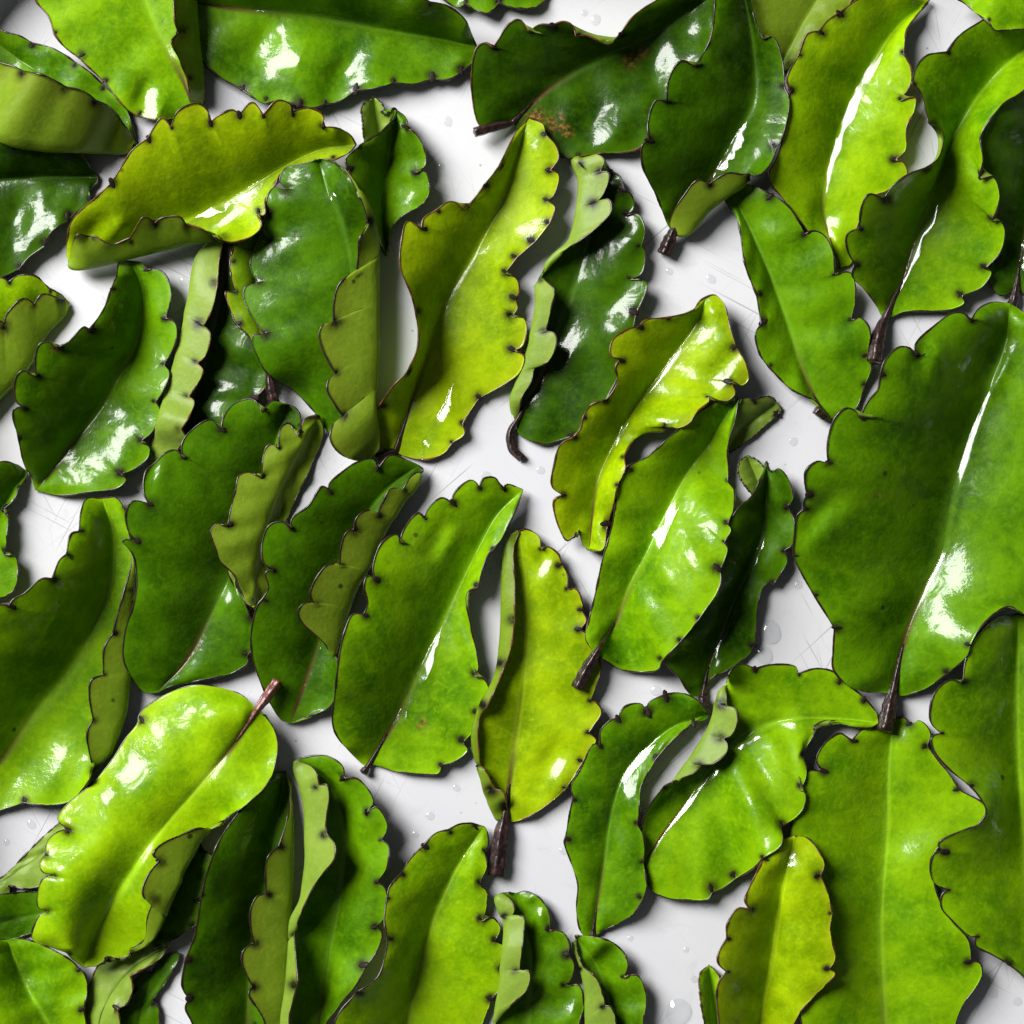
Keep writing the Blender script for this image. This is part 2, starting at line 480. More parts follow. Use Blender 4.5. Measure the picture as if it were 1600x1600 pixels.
def leaf(key, label, mid, A, B, FA=None, FB=None, zm=6.0, hA=30, hB=30, fA=None, fB=None, cup=1.5, dome=0.0,
         col='mid', low='pale', flip=False, stem=None, stemw=7.0, red=False, rust=False, gap=3.0, spots=True, relax=150, shine=(), scabs=()):
    global HMAP, BUD_MESH
    ph = rng.random()
    m = resample(catmull(mid, 12), NR)
    z0 = prof(zm if not np.isscalar(zm) else [zm, zm])
    E_A, nA = rail(mid[0], A, mid[-1]); E_B, nB = rail(mid[0], B, mid[-1])
    F_A = rail(mid[0], FA, mid[-1])[0] if FA else None
    F_B = rail(mid[0], FB, mid[-1])[0] if FB else None
    hA_, hB_ = prof(hA), prof(hB)
    fA_ = prof(fA) if fA is not None else hA_ * 0.62
    fB_ = prof(fB) if fB is not None else hB_ * 0.62
    zmean = z0
    kA, kB = 1.0, 1.0
    if not FA: kA = 2.05 if ((E_A - m) @ np.array([-0.8, -0.6])).mean() > 8 else 1.3
    if not FB: kB = 2.05 if ((E_B - m) @ np.array([-0.8, -0.6])).mean() > 8 else 1.3
    hA_, fA_ = zmean + (hA_ - zmean) * kA, zmean + (fA_ - zmean) * kA
    hB_, fB_ = zmean + (hB_ - zmean) * kB, zmean + (fB_ - zmean) * kB
    cA, cB = cup if isinstance(cup, tuple) else (cup, cup)
    dA, dB = dome if isinstance(dome, tuple) else (dome, dome)
    GA = side_grid(m, z0, E_A, hA_, F_A, fA_, cA, dA, ph, 0.70 if kA > 1.45 else 0.5)
    GB = side_grid(m, z0, E_B, hB_, F_B, fB_, cB, dB, ph + 0.37, 0.70 if kB > 1.45 else 0.5)
    G = np.concatenate([GA[:, ::-1], GB[:, 1:]], 1)             # margin A ... midrib ... margin B
    NC = G.shape[1]
    sv = np.concatenate([SV[::-1], SV[1:]])
    th = 4.6 * (1 - 0.55 * sv ** 5)
    # drape over what is below
    ij = hidx(G[..., :2])
    need = HMAP[ij[..., 1], ij[..., 0]] + gap - (G[..., 2] - th[None, :])
    need = np.maximum(need, 1.0 - (G[..., 2] - th[None, :]))
    need = np.maximum(need, 0)
    for _ in range(5):
        b = np.pad(need, 1, mode='edge')
        need = np.maximum.reduce([b[:-2, 1:-1], b[2:, 1:-1], b[1:-1, :-2], b[1:-1, 2:], need])
    lift = need.copy()
    for _ in range(relax):
        b = np.pad(lift, 1, mode='edge')
        b = (b[:-2, 1:-1] + b[2:, 1:-1] + b[1:-1, :-2] + b[1:-1, 2:] + 2 * lift) / 6
        lift = np.maximum(b, need)
    for _ in range(30):
        b = np.pad(lift, 1, mode='edge')
        lift = (b[:-2, 1:-1] + b[2:, 1:-1] + b[1:-1, :-2] + b[1:-1, 2:]) / 4
    for e in (0, -1):
        lift[e, :] = lift[e, :].max()
    G[..., 2] += lift
    # wet patches; tilt added to the blade there to catch the window's reflection
    wet = np.zeros(G.shape[:2])
    away = np.array([0.805, 0.593])
    for (x, y, r) in shine:
        ir = int(np.clip(np.argmin(np.linalg.norm(m - np.array([x, y]), axis=1)), 3, NR - 4))
        tg = m[ir + 3] - m[ir - 3]; tg = tg / np.linalg.norm(tg)
        al = (G[..., 0] - x) * tg[0] + (G[..., 1] - y) * tg[1]
        ac = -(G[..., 0] - x) * tg[1] + (G[..., 1] - y) * tg[0]
        d2 = (al / (1.7 * r)) ** 2 + (ac / (0.85 * r)) ** 2
        w = np.exp(-d2 ** 1.2)
        near = d2 < 0.5
        wet = np.maximum(wet, np.exp(-d2 * 0.55))
        if near.sum() < 12:
            continue
        Am = np.stack([G[..., 0][near] - x, G[..., 1][near] - y, np.ones(near.sum())], 1)
        cf = np.linalg.lstsq(Am, G[..., 2][near], rcond=None)[0]
        tgt = away * 0.50
        dg = tgt - cf[:2]
        dg *= min(1.0, 0.75 / max(np.linalg.norm(dg), 1e-6))
        lim = np.clip((G[..., 0] - x) * dg[0] + (G[..., 1] - y) * dg[1], -14, 14)
        G[..., 2] += w * lim
    scabv = np.zeros(G.shape[:2])
    for (x, y, r) in scabs:
        scabv = np.maximum(scabv, np.exp(-(((G[..., 0] - x) ** 2 + (G[..., 1] - y) ** 2) / (r * r)) ** 1.5))
    # write into the height map
    for fu in (0, 0.25, 0.5, 0.75):
        for fv in (0, 0.33, 0.66):
            Q = (G[:-1, :-1] * (1 - fu) + G[1:, :-1] * fu) * (1 - fv) + (G[:-1, 1:] * (1 - fu) + G[1:, 1:] * fu) * fv
            k = hidx(Q[..., :2])
            np.maximum.at(HMAP, (k[..., 1].ravel(), k[..., 0].ravel()), Q[..., 2].ravel())
    Wg = to_world(G[..., :2], G[..., 2])
    N = grid_normals(Wg)
    c = NS - 1
    if N[20:-20, c - 3:c + 4, 2].sum() < 0:
        N = -N
        wind = True
    else:
        wind = False
    top = Wg
    bot = Wg - N * (th / PX)[None, :, None]
    root = bpy.data.objects.new('succulent_leaf', None)
    root.empty_display_size = 0.01
    base = Wg[0, c].copy()
    root.location = base
    COL.objects.link(root)
    root['label'] = label; root['category'] = 'leaf'; root['group'] = 'wet succulent leaves spread on the tray'
    # faces
    idx = np.arange(NR * NC).reshape(NR, NC)
    q = np.stack([idx[:-1, :-1], idx[:-1, 1:], idx[1:, 1:], idx[1:, :-1]], -1).reshape(-1, 4)
    n1 = NR * NC
    qt = q if not wind else q[:, ::-1]
    # orientation of q: du x dv -> (row, col); face (i,j),(i,j+1),(i+1,j+1),(i+1,j) has normal dv x du
    qt = qt[:, ::-1]
    qb = qt[:, ::-1] + n1
    e0 = np.stack([idx[:-1, 0], idx[1:, 0], idx[1:, 0] + n1, idx[:-1, 0] + n1], -1)
    e1 = np.stack([idx[:-1, -1], idx[:-1, -1] + n1, idx[1:, -1] + n1, idx[1:, -1]], -1)
    if wind:
        e0, e1 = e0[:, ::-1], e1[:, ::-1]
    faces = np.concatenate([qt, qb, e0, e1])
    mi = np.concatenate([np.zeros(len(qt)), np.ones(len(qb)), np.ones(len(e0) + len(e1))]).astype(int)
    mats = [UP[col], LOW[low]]
    if flip:
        mats = mats[::-1]
    tv = np.repeat(np.linspace(0, 1, NR), NC)
    ss = np.tile(sv, NR)
    halo = np.zeros((NR, NC))
    buds = []
    if spots:
        for side, (Er, nn) in enumerate(((E_A, nA), (E_B, nB))):
            cols = slice(0, c) if side == 0 else slice(c + 1, NC)
            for p in nn:
                i = int(np.argmin(np.linalg.norm(Er - np.array(p), axis=1)))
                Fr = (F_A, F_B)[side]
                wid = (np.linalg.norm(m[i] - Er[i]) if Fr is None else np.linalg.norm(Fr[i] - Er[i]) / 0.44) + 1
                inset = min(0.35, random.uniform(2.0, 6.0) / wid)
                jj = int(np.argmin(np.abs(SV - (1 - inset))))
                j = c - jj if side == 0 else c + jj
                r = random.choice((3.2, 4.5, 5.5, 6.5, 7.5)) * random.uniform(0.85, 1.15)
                d = np.linalg.norm(G[:, cols, :2] - G[i, j, :2], axis=2)
                d = np.where(sv[None, cols] > 0.62, d, 1e3)
                halo[:, cols] = np.maximum(halo[:, cols], np.exp(-(d / (r * 1.5)) ** 2.4))
                buds.append((i, j, r))
    seed = random.uniform(0, 50)
    at = {'s': np.concatenate([ss, ss]), 't': np.concatenate([tv, tv]), 'halo': np.concatenate([halo.ravel()] * 2),
          'seed': np.full(2 * n1, seed), 'wet': np.concatenate([wet.ravel()] * 2), 'scab': np.concatenate([scabv.ravel()] * 2)}
    blade = mesh_obj('blade', np.concatenate([top.reshape(-1, 3), bot.reshape(-1, 3)]), faces, mats, root, mi, True, at, base)
    # dark rim
    path = np.concatenate([(top[2:, 0] + bot[2:, 0]) / 2, (top[::-1, -1] + bot[::-1, -1])[1:-2] / 2])
    rr = (1.3 + 0.6 * np.sin(np.arange(len(path)) * 0.37 + seed) * np.sin(np.arange(len(path)) * 0.113) + 0.35 * rng.random(len(path))) / PX
    rr[:10] *= np.linspace(0.5, 1, 10); rr[-10:] *= np.linspace(1, 0.5, 10)
    V, F = tube(path, rr, 6)
    mesh_obj('margin_rim', V, F, [M_RIMR if rust else M_RIM], root, None, True, None, base)
    # dark buds in the notches
    if BUD_MESH is None:
        import bmesh
        bm = bmesh.new(); bmesh.ops.create_icosphere(bm, subdivisions=2, radius=1.0)
        for v in bm.verts:
            v.co.x *= 1.35; v.co.z *= 0.22
            v.co *= 1 + 0.10 * math.sin(v.co.x * 5 + 1) * math.cos(v.co.y * 4)
        BUD_MESH = bpy.data.meshes.new('notch_bud'); bm.to_mesh(BUD_MESH); bm.free()
        BUD_MESH.materials.append(M_BUD)
        BUD_MESH.polygons.foreach_set('use_smooth', np.ones(len(BUD_MESH.polygons), bool))
    for i, j, r in buds:
        x, y = G[i, j, :2]
        if not (-15 < x < 1615 and -15 < y < 1615):
            continue
        o = bpy.data.objects.new('notch_bud', BUD_MESH)
        o.parent = blade
        nrm = Vector(N[i, j])
        o.location = Vector(top[i, j]) - Vector(base) - nrm * (0.06 * r / PX)
        dirv = Vector(top[i, j] - top[i, c])
        dirv = (dirv - nrm * dirv.dot(nrm)).normalized()
        yv = nrm.cross(dirv)
        from mathutils import Matrix
        o.rotation_mode = 'QUATERNION'
        o.rotation_quaternion = Matrix((dirv, yv, nrm)).transposed().to_quaternion()
        k = r * 0.70 / PX
        o.scale = (k * random.uniform(0.8, 1.5), k * random.uniform(0.6, 1.0), k)
        COL.objects.link(o)
    # leaf stalk
    if stem:
        nb = 12
        up = m[np.linspace(26, 1, nb).astype(int)]
        zu = G[np.linspace(26, 1, nb).astype(int), c, 2] + 0.10 * stemw
        C = resample(catmull([tuple(mid[0])] + list(stem), 10), 20)
        k = hidx(C)
        far = max([HMAP[max(0, a[1]-2):a[1]+3, max(0, a[0]-2):a[0]+3].max() for a in k[9:]])
        w = np.linspace(0, 1, 20)
        zb = zu[-1]
        zz = zb + (max(far * 0.85, 0) + stemw - zb) * w
        zz = np.maximum(zz, stemw * 0.95 * np.clip(w * 5, 0, 1))
        C = np.vstack([up, C]); zz = np.concatenate([zu, zz])
        wd = np.concatenate([np.linspace(0.10, 0.62, nb), np.interp(w, [0, 0.3, 0.9, 1.0], [0.66, 0.95, 1.05, 1.0])]) * stemw
        wd = wd * (1 + 0.05 * np.sin(np.arange(len(wd)) * 1.1 + seed)) / PX
        V, F = tube(to_world(C, zz), wd, 20, 0.16)
        mesh_obj('petiole', V, F, [M_STEMR if red else M_STEM], root, None, True, None, base)
        for p_, z_ in zip(C[14:], zz[14:]):
            a = hidx(p_)
            HMAP[a[1], a[0]] = max(HMAP[a[1], a[0]], z_ + stemw)
    LEAVES[key] = dict(G=G, N=N, W=top, c=c, root=root)
    return root

# ------------------------------------------------------------------ the tray
def build_tray():
    m = tray_material()
    x0, y0, x1, y1, R = -14.0, -26.0, 2050.0, 2050.0, 150.0
    secs = [(-150, 0), (0, 0), (10, 1.5), (22, 8), (32, 20), (40, 38), (46, 62), (54, 78), (66, 86), (90, 88), (92, 82), (60, 70), (44, 40), (26, 4), (10, -5), (-150, -6)]
    ring = []
    for cx, cy, a0 in ((x0 + R, y0 + R, 180), (x1 - R, y0 + R, 270), (x1 - R, y1 - R, 0), (x0 + R, y1 - R, 90)):
        for k in range(13):
            a = math.radians(a0 + k * 7.5)
            ring.append((cx, cy, math.cos(a), math.sin(a)))
    n = len(ring)
    V, F = [], []
    for d, z in secs:
        for cx, cy, c, s in ring:
            V.append(((cx + c * (R + d) - 800) / PX, (800 - (cy + s * (R + d))) / PX, z / PX))
    for i in range(len(secs) - 1):
        for j in range(n):
            k = (j + 1) % n
            F.append((i * n + j, i * n + k, (i + 1) * n + k, (i + 1) * n + j))
    F.append(tuple(range(n - 1, -1, -1)))
    F.append(tuple((len(secs) - 1) * n + j for j in range(n)))
    F = [f[::-1] for f in F]
    o = mesh_obj('tray', V, F, [m], None, None, True)
    o['kind'] = 'structure'
    o['label'] = 'shallow scratched white metal tray under the leaves'
    return o
build_tray()

# ------------------------------------------------------------------ the leaves, from the lowest to the topmost
n = 1
leaf('L53', 'wet leaf tip peeking in at the top edge, right of the big dark leaf', [(650,-60),(750,-62),(860,-30)],
     [(660,-35),(690,-4),(715,11),(727,5,n),(745,16),(762,20),(780,4,n),(795,10),(830,12),(848,4),(857,-15)], [(690,-105),(760,-120),(830,-90)], hA=[4,16,20,18,6], hB=20, col='mid')
leaf('L4', 'large dark green leaf lying sideways along the top edge with broad white shine', [(298,4),(366,13),(440,20),(520,32),(602,47),(680,60),(745,74)],
     [(303,30),(309,75),(318,96),(346,121),(378,139,n),(395,152),(413,162,n),(430,158),(467,163,n),(490,168),(507,163,n),(530,158),(555,141,n),(585,138),(614,129,n),(645,131),(676,123,n),(700,124),(722,111,n),(739,96)],
     [(310,-25),(380,-60),(480,-80),(580,-62),(650,-8),(672,4,n),(695,8),(726,31)], zm=[4,6,8,12,16], hA=[6,20,22,20,20], hB=[10,60,74,64,28], cup=(1.7,1.3), col='mid', shine=[(435,85,48),(560,120,26)])
leaf('L5', 'broad leaf with brown scab patches below its midrib, near the top centre', [(800,192),(850,145),(900,112),(945,90),(1010,58),(1060,30),(1114,-6)],
     [(770,200),(749,194),(739,157),(737,112),(746,73),(760,68),(770,75,n),(780,60),(794,39),(810,31),(827,51,n),(842,39),(862,40,n),(882,34),(896,44),(899,58,n),(915,56),(952,69),(969,53,n),(991,25),(1022,3),(1070,-22)],
     [(815,205),(850,232),(884,246),(905,244,n),(946,239),(975,238),(997,232),(1016,218,n),(1030,190),(1062,140),(1100,86),(1112,50),(1119,10)],
     zm=[6,8,10,16,24], hA=[8,34,44,40,30], hB=[8,16,20,26,26], cup=(1.6,1.8), col='dark', stem=[(770,199),(742,207)], stemw=7, rust=True, shine=[(1065,85,40),(935,205,34)], scabs=[(985,92,14),(1003,80,9),(838,186,16),(868,193,15),(886,206,9)])
leaf('L7', 'dull olive leaf showing its underside behind two leaves at the top', [(1330,-70),(1270,10),(1215,112)],
     [(1280,-90),(1200,-50),(1163,-5),(1172,30),(1190,62,n),(1203,95)], [(1350,-50),(1325,10),(1285,55),(1240,105)], hA=16, hB=16, flip=True, low='green', col='deep', spots=True)
leaf('L13', 'dark leaf at the right edge whose stalk points down behind a bright lobed leaf', [(1588,448),(1596,390),(1612,300),(1650,130)],
     [(1566,462),(1547,442),(1549,402,n),(1544,350),(1540,300,n),(1533,250),(1531,214),(1555,178),(1600,120)], [(1606,460),(1650,400),(1680,300),(1685,180)],
     zm=[5,6,8,12], hA=[6,16,40,48,30], hB=[6,20,26,26,16], col='deep', stem=[(1584,470),(1571,494)], stemw=7)
leaf('L8', 'tall bright leaf at upper right with a long white streak down its midrib', [(1314,418),(1296,370),(1285,330),(1291,280),(1305,225),(1330,160),(1365,95),(1402,42),(1452,0)],
     [(1298,410),(1278,380),(1250,345),(1222,308),(1204,285),(1203,268),(1214,247),(1229,197),(1235,141,n),(1230,122),(1249,84,n),(1262,53),(1280,49,n),(1294,32),(1311,21,n),(1345,-4),(1400,-28)],
     [(1329,412),(1335,370),(1345,338),(1362,306,n),(1392,295),(1417,273),(1412,255),(1399,250,n),(1414,236),(1417,197),(1428,174),(1430,152),(1405,158,n),(1421,135),(1423,106),(1411,84,n),(1417,48),(1437,18)],
     zm=[5,6,8,10,14], hA=[6,22,36,38,22], hB=[6,16,26,34,26], col='lime', rust=True, shine=[(1300,355,20)])
leaf('L3', 'very dark leaf at the left edge with a white shine along its lower side', [(-160,300),(-60,290),(50,278),(153,277)],
     [(-130,225),(-60,208),(0,217),(20,224,n),(50,221),(80,231,n),(105,228),(123,237)], [(-120,420),(-60,448),(0,434),(30,420,n),(45,402),(70,385,n),(78,364),(107,343,n),(122,330),(143,316,n),(140,298),(152,285)],
     zm=[6,6,6,8], hA=[8,34,36,32,14], hB=[6,24,22,18,12], cup=(1.2,1.6), col='dark', shine=[(55,345,42)])
leaf('L2', 'olive leaf folded over itself at the upper left edge, underside up', [(-130,-10),(0,72),(60,118),(120,165),(213,223)],
     [(-100,-20),(-40,22),(8,50),(30,56),(52,68,n),(78,74),(98,84),(118,98,n),(140,113),(163,135,n),(180,150),(197,170)],
     [(-130,40),(-60,66),(0,97),(22,104),(38,112,n),(70,118),(104,136,n),(130,142),(149,156,n),(174,169),(197,200)],
     FB=[(-140,90),(-60,170),(0,220),(60,232),(112,234),(160,236),(198,235)], zm=6, hA=[4,14,18,16,8], hB=[60,84,84,62,22], fB=[14,26,28,24,8], col='mid', low='green')
leaf('L1', 'green leaf at the upper left corner with its right edge folded up', [(300,168),(287,128),(265,85),(245,48),(205,-50),(160,-170)],
     [(282,181),(248,187),(214,181,n),(194,166),(163,127,n),(140,106),(121,88,n),(100,72),(84,52,n),(76,25),(56,0),(48,-60),(90,-150)],
     [(298,160),(291,122,n),(277,87),(267,65),(277,52,n),(272,30),(270,0),(258,-60),(220,-140)],
     FB=[(313,160),(313,104),(306,40),(302,0),(285,-70),(230,-150)], zm=[10,12,12,10], hA=[8,20,20,22,16], hB=[50,84,90,90,40], fB=[18,28,30,30,14], cup=(1.6,1), col='bright', low='green', rust=True, shine=[(235,160,26)])
leaf('L52b', 'pale leaf tip standing up behind the small dark cupped leaf', [(592,250),(590,205),(584,151)],
     [(572,225),(567,190),(566,166)], [(610,222),(616,195),(618,170),(602,179,n),(597,163)], zm=[6,10,18], hA=[8,20,26,26,20], hB=[8,16,18,22,20], flip=True, low='pale', col='mid')
leaf('L52', 'small dark cupped leaf with a folded pale tip below the big top leaf', [(603,400),(600,330),(604,265),(612,212),(620,172)],
     [(590,372),(580,338),(556,290),(544,262,n),(541,250),(566,225),(592,209),(607,196)],
     [(619,346),(664,315),(671,295),(664,269),(649,270,n),(664,259),(662,231),(648,208),(638,200,n),(634,184)], zm=[4,5,6,10,14], hA=[10,30,44,40,26], hB=[10,24,30,30,24], col='mid')
leaf('L22', 'lime leaf at the left edge with one side rolled over to its pointed tip', [(-130,610),(0,535),(60,496),(107,473)],
     [(-120,520),(-60,462),(0,434),(14,441,n),(28,431),(56,432),(77,451,n),(98,462)],
     [(-110,600),(-50,545),(0,501),(6,507,n),(11,490),(37,466),(53,475,n),(67,459),(92,466,n),(103,469)],
     FB=[(-120,690),(-60,680),(0,618),(42,572),(67,525),(104,484)], zm=8, hA=[6,20,26,26,14], hB=[30,48,52,46,22], fB=[12,22,24,20,10], col='lime', low='green')
leaf('L23', 'glossy green leaf poking in at the left edge, just below the large cupped leaf', [(-40,960),(-30,880),(0,800),(42,736)],
     [(-80,930),(-95,840),(-50,750),(0,722),(28,727)], [(-10,938),(10,930),(22,921),(28,887),(24,871),(8,866,n),(10,840),(12,806),(4,796,n),(22,780),(28,763,n),(42,746)], zm=8, hA=36, hB=24, col='mid')
leaf('L21', 'cupped dark leaf at left with a broad sheet of water across its base', [(54,766),(80,738),(112,695),(157,639),(191,580),(214,535),(223,484),(222,450),(204,408)],
     [(49,744),(39,729),(31,695),(28,681,n),(21,655),(22,640),(37,636,n),(25,625),(24,594),(34,580),(57,588,n),(55,563),(62,538),(76,535),(88,545,n),(107,535),(132,511),(139,517,n),(163,482),(174,451,n),(183,428),(187,409)],
     [(98,774),(141,768),(185,762),(197,749),(188,741,n),(211,732),(231,715),(233,699),(219,690,n),(239,673),(250,642),(243,628,n),(256,608),(264,582),(256,570,n),(274,535),(273,504),(258,498,n),(267,462),(259,431),(245,421),(231,422,n),(220,410)],
     zm=[6,6,8,12,18], hA=[8,50,62,58,30], hB=[8,24,30,34,26], cup=(1.3,1.7), col='mid', shine=[(150,712,52),(200,590,20)], scabs=[(85,545,6)])
leaf('L17', 'dark leaf whose left side folds over as a long pale strip with red notches', [(362,372),(345,470),(315,590),(252,735)],
     [(352,374),(344,400),(340,447,n),(332,484),(318,511,n),(329,521),(321,557),(309,568,n),(318,580),(304,608),(295,621,n),(304,628),(295,653),(284,670,n),(290,681),(278,704),(262,728)],
     [(385,400),(392,450),(402,500,n),(415,560),(419,595),(400,622,n),(366,642),(320,690),(270,735)],
     FA=[(340,372),(309,402),(296,470),(281,541),(262,610),(247,667),(240,718)], zm=6, hA=[14,46,50,46,16], fA=[8,22,26,22,8], hB=[6,20,26,22,8], col='dark', low='pale', rust=True, shine=[(405,600,13)])
leaf('L16', 'half hidden olive leaf with a short dark stalk under the big dark folded leaf', [(421,592),(405,500),(400,410),(412,330)],
     [(410,572),(391,528),(368,505,n),(356,474),(353,456),(367,457,n),(361,430),(359,408,n),(368,380),(390,348)], [(440,560),(462,480),(462,400),(440,340)], hA=16, hB=14, col='olive', stem=[(424,610),(430,632)], stemw=8)
leaf('L14', 'yellow green leaf with deep scallops lying crosswise at upper left, lower edge rolled up', [(106,410),(200,376),(293,343),(365,308),(433,267),(500,234),(556,226)],
     [(104,394),(112,346),(152,307),(174,286,n),(191,259),(208,233),(231,216,n),(242,197),(253,184),(267,199,n),(278,174),(307,162),(323,172),(326,193,n),(343,180),(363,172),(374,179,n),(394,160),(411,180,n),(434,157),(453,163),(456,175,n),(484,169),(504,180),(502,199,n),(530,201),(548,212)],
     [(110,402),(121,366),(132,368),(150,369,n),(174,381),(203,371,n),(211,357),(225,338),(242,348,n),(253,340),(281,338),(290,349,n),(315,357),(343,374,n),(363,378),(394,368),(408,352),(402,335,n),(413,335),(416,309),(433,284,n),(440,272),(462,268,n),(490,258),(520,250,n),(545,238)],
     FB=[(112,418),(141,416),(197,402),(281,382),(325,372),(358,352),(395,318),(428,282),(480,250),(535,236)], zm=[26,26,26,28,34], hA=[30,60,66,60,44], hB=[60,72,62,40,36], fB=[30,36,34,32,34], cup=(1.5,1.4), col='yellow', low='green', rust=True, shine=[(162,362,24),(370,335,26)])
leaf('L30', 'dark glossy leaf right of the yellow one, its left edge turned up pale', [(806,660),(850,580),(885,480),(915,390),(935,320),(936,246)],
     [(810,646),(817,619),(831,597),(837,574),(856,566),(870,538),(867,521),(853,518,n),(862,482),(867,453),(853,439),(846,432,n),(853,420),(884,391),(907,377),(941,349),(956,329),(952,312),(932,317,n),(943,304),(952,270),(938,269,n),(945,250),(932,242),(912,262,n),(904,250)],
     [(811,678),(851,694),(867,690),(893,682,n),(925,660),(955,610),(978,560),(990,510),(994,490,n),(1008,459),(1011,442),(981,436,n),(1002,428),(1008,394),(1002,385,n),(1008,360),(997,335),(975,338,n),(990,326),(986,304),(975,297,n),(969,276),(955,266,n),(942,250)],
     FA=[(802,650),(800,625),(811,594),(828,541),(839,484),(843,445),(862,408),(885,385),(894,370),(904,323),(906,281),(897,252)], zm=6, hA=[20,46,44,48,26], fA=[10,24,26,26,12], hB=[6,18,22,22,14], cup=(1,1.7), col='dark', low='pale', stem=[(798,675),(800,700),(816,716)], stemw=6, shine=[(985,350,26),(975,480,30),(890,540,24)])
leaf('L12', 'tall yellow leaf in the upper middle with a curved water trail on it', [(618,704),(636,650),(662,570),(700,465),(748,385),(790,300),(826,184)],
     [(600,700),(586,681),(583,653),(594,633,n),(614,605),(636,583,n),(650,555),(655,532),(650,484,n),(642,456),(628,425),(625,408),(628,374),(636,346),(659,358,n),(662,342),(681,329,n),(704,315),(726,327,n),(732,323),(757,290,n),(780,262,n),(794,231),(808,205)],
     [(622,708),(642,715),(667,718),(695,707),(707,692,n),(726,678),(723,662,n),(737,639),(749,622,n),(794,597),(813,580),(819,557),(803,548,n),(816,541),(823,512),(816,496),(798,496,n),(809,482),(805,467,n),(811,456),(808,437),(789,427,n),(808,402,n),(837,377,n),(859,349,n),(867,323),(855,314,n),(866,304),(872,272),(859,267,n),(873,247),(867,225),(852,210,n),(848,194),(832,186)],
     zm=[8,10,12,18,26], hA=[8,44,54,44,34], hB=[8,16,24,36,36], cup=(1.5,1.7), col='yellow', low='green', rust=True, stem=[(604,710),(588,717)], stemw=6)
leaf('L9', 'smooth mid green leaf hanging base down left of the stalked lobed leaf at right', [(1294,656),(1262,600),(1225,490),(1195,410),(1168,350),(1142,300)],
     [(1286,640),(1271,625),(1237,608),(1201,573,n),(1187,552),(1181,521),(1190,506,n),(1183,462,n),(1165,414),(1153,346),(1133,308)],
     [(1310,650),(1336,640),(1352,600,n),(1362,574),(1356,556,n),(1358,512),(1344,497),(1330,500,n),(1336,470),(1336,445),(1328,426),(1304,430,n),(1302,399),(1288,368),(1272,361),(1258,366,n),(1232,323),(1206,304,n),(1164,288)],
     zm=[6,8,10,14], hA=[6,16,20,22,12], hB=[6,20,30,30,18], col='mid', stem=[(1287,650),(1275,640)], stemw=7)
leaf('L6', 'dark pointed leaf with a short black stalk and upturned base at upper right', [(1052,362),(1080,322),(1109,281),(1145,222),(1178,160),(1181,112),(1168,14),(1150,-60)],
     [(1046,355),(1025,304),(1005,262),(1004,227),(1014,219,n),(1013,190),(1025,157),(1042,159,n),(1045,124),(1064,96),(1087,103,n),(1109,65),(1115,37),(1118,0),(1125,-45)],
     [(1048,350),(1053,329),(1067,307),(1090,281),(1107,287,n),(1137,270),(1163,273,n),(1188,272),(1205,253),(1213,231,n),(1222,214),(1233,157),(1226,137,n),(1222,93),(1208,58),(1192,62,n),(1180,30),(1172,-5),(1160,-45)],
     FB=[(1064,366),(1076,363),(1107,327),(1137,305),(1160,288),(1178,250),(1195,205),(1205,157),(1201,110),(1188,65),(1172,10),(1158,-40)],
     zm=[16,24,34,44,52,56,56], hA=[14,66,78,82,62], hB=[44,58,56,48,46], fB=[26,40,46,50,50], cup=(1.4,1), col='deep', low='green', stem=[(1046,378),(1038,398)], stemw=10)
leaf('L10', 'lobed leaf standing on a dark stalk at upper right, half in shadow', [(1381,502),(1397,465),(1409,442),(1434,366),(1454,318),(1487,225),(1510,183),(1540,138),(1600,80),(1660,40)],
     [(1372,482),(1352,453),(1332,431),(1337,414,n),(1325,392),(1324,366),(1343,357,n),(1347,323),(1358,304),(1381,312,n),(1395,292),(1420,273),(1448,263,n),(1465,250),(1473,225),(1470,203),(1452,192,n),(1437,141),(1425,131,n),(1431,107),(1448,87),(1480,82,n),(1499,56),(1524,39),(1580,10),(1630,10)],
     [(1412,487),(1459,486),(1482,484),(1507,473),(1503,463,n),(1535,448),(1549,425),(1540,420,n),(1563,394),(1570,360),(1563,347),(1548,346,n),(1557,330),(1561,298),(1552,277),(1528,281,n),(1535,253),(1532,214),(1544,191),(1566,163),(1600,141),(1650,90)],
     zm=[10,12,12,16,22,26], hA=[12,66,60,52,40], hB=[10,26,32,34,36], cup=(1.3,1.7), col='bright', stem=[(1373,525),(1366,566)], stemw=10)
leaf('L11', 'leaf cutting into the upper right corner above the lobed leaf', [(1740,-60),(1620,-22),(1492,-4)],
     [(1690,44),(1600,45),(1580,46),(1556,47),(1546,36,n),(1521,17),(1506,4)], [(1700,-110),(1600,-90),(1530,-50)], zm=[44,48,46], hA=[40,52,56,52,46], hB=70, col='bright')
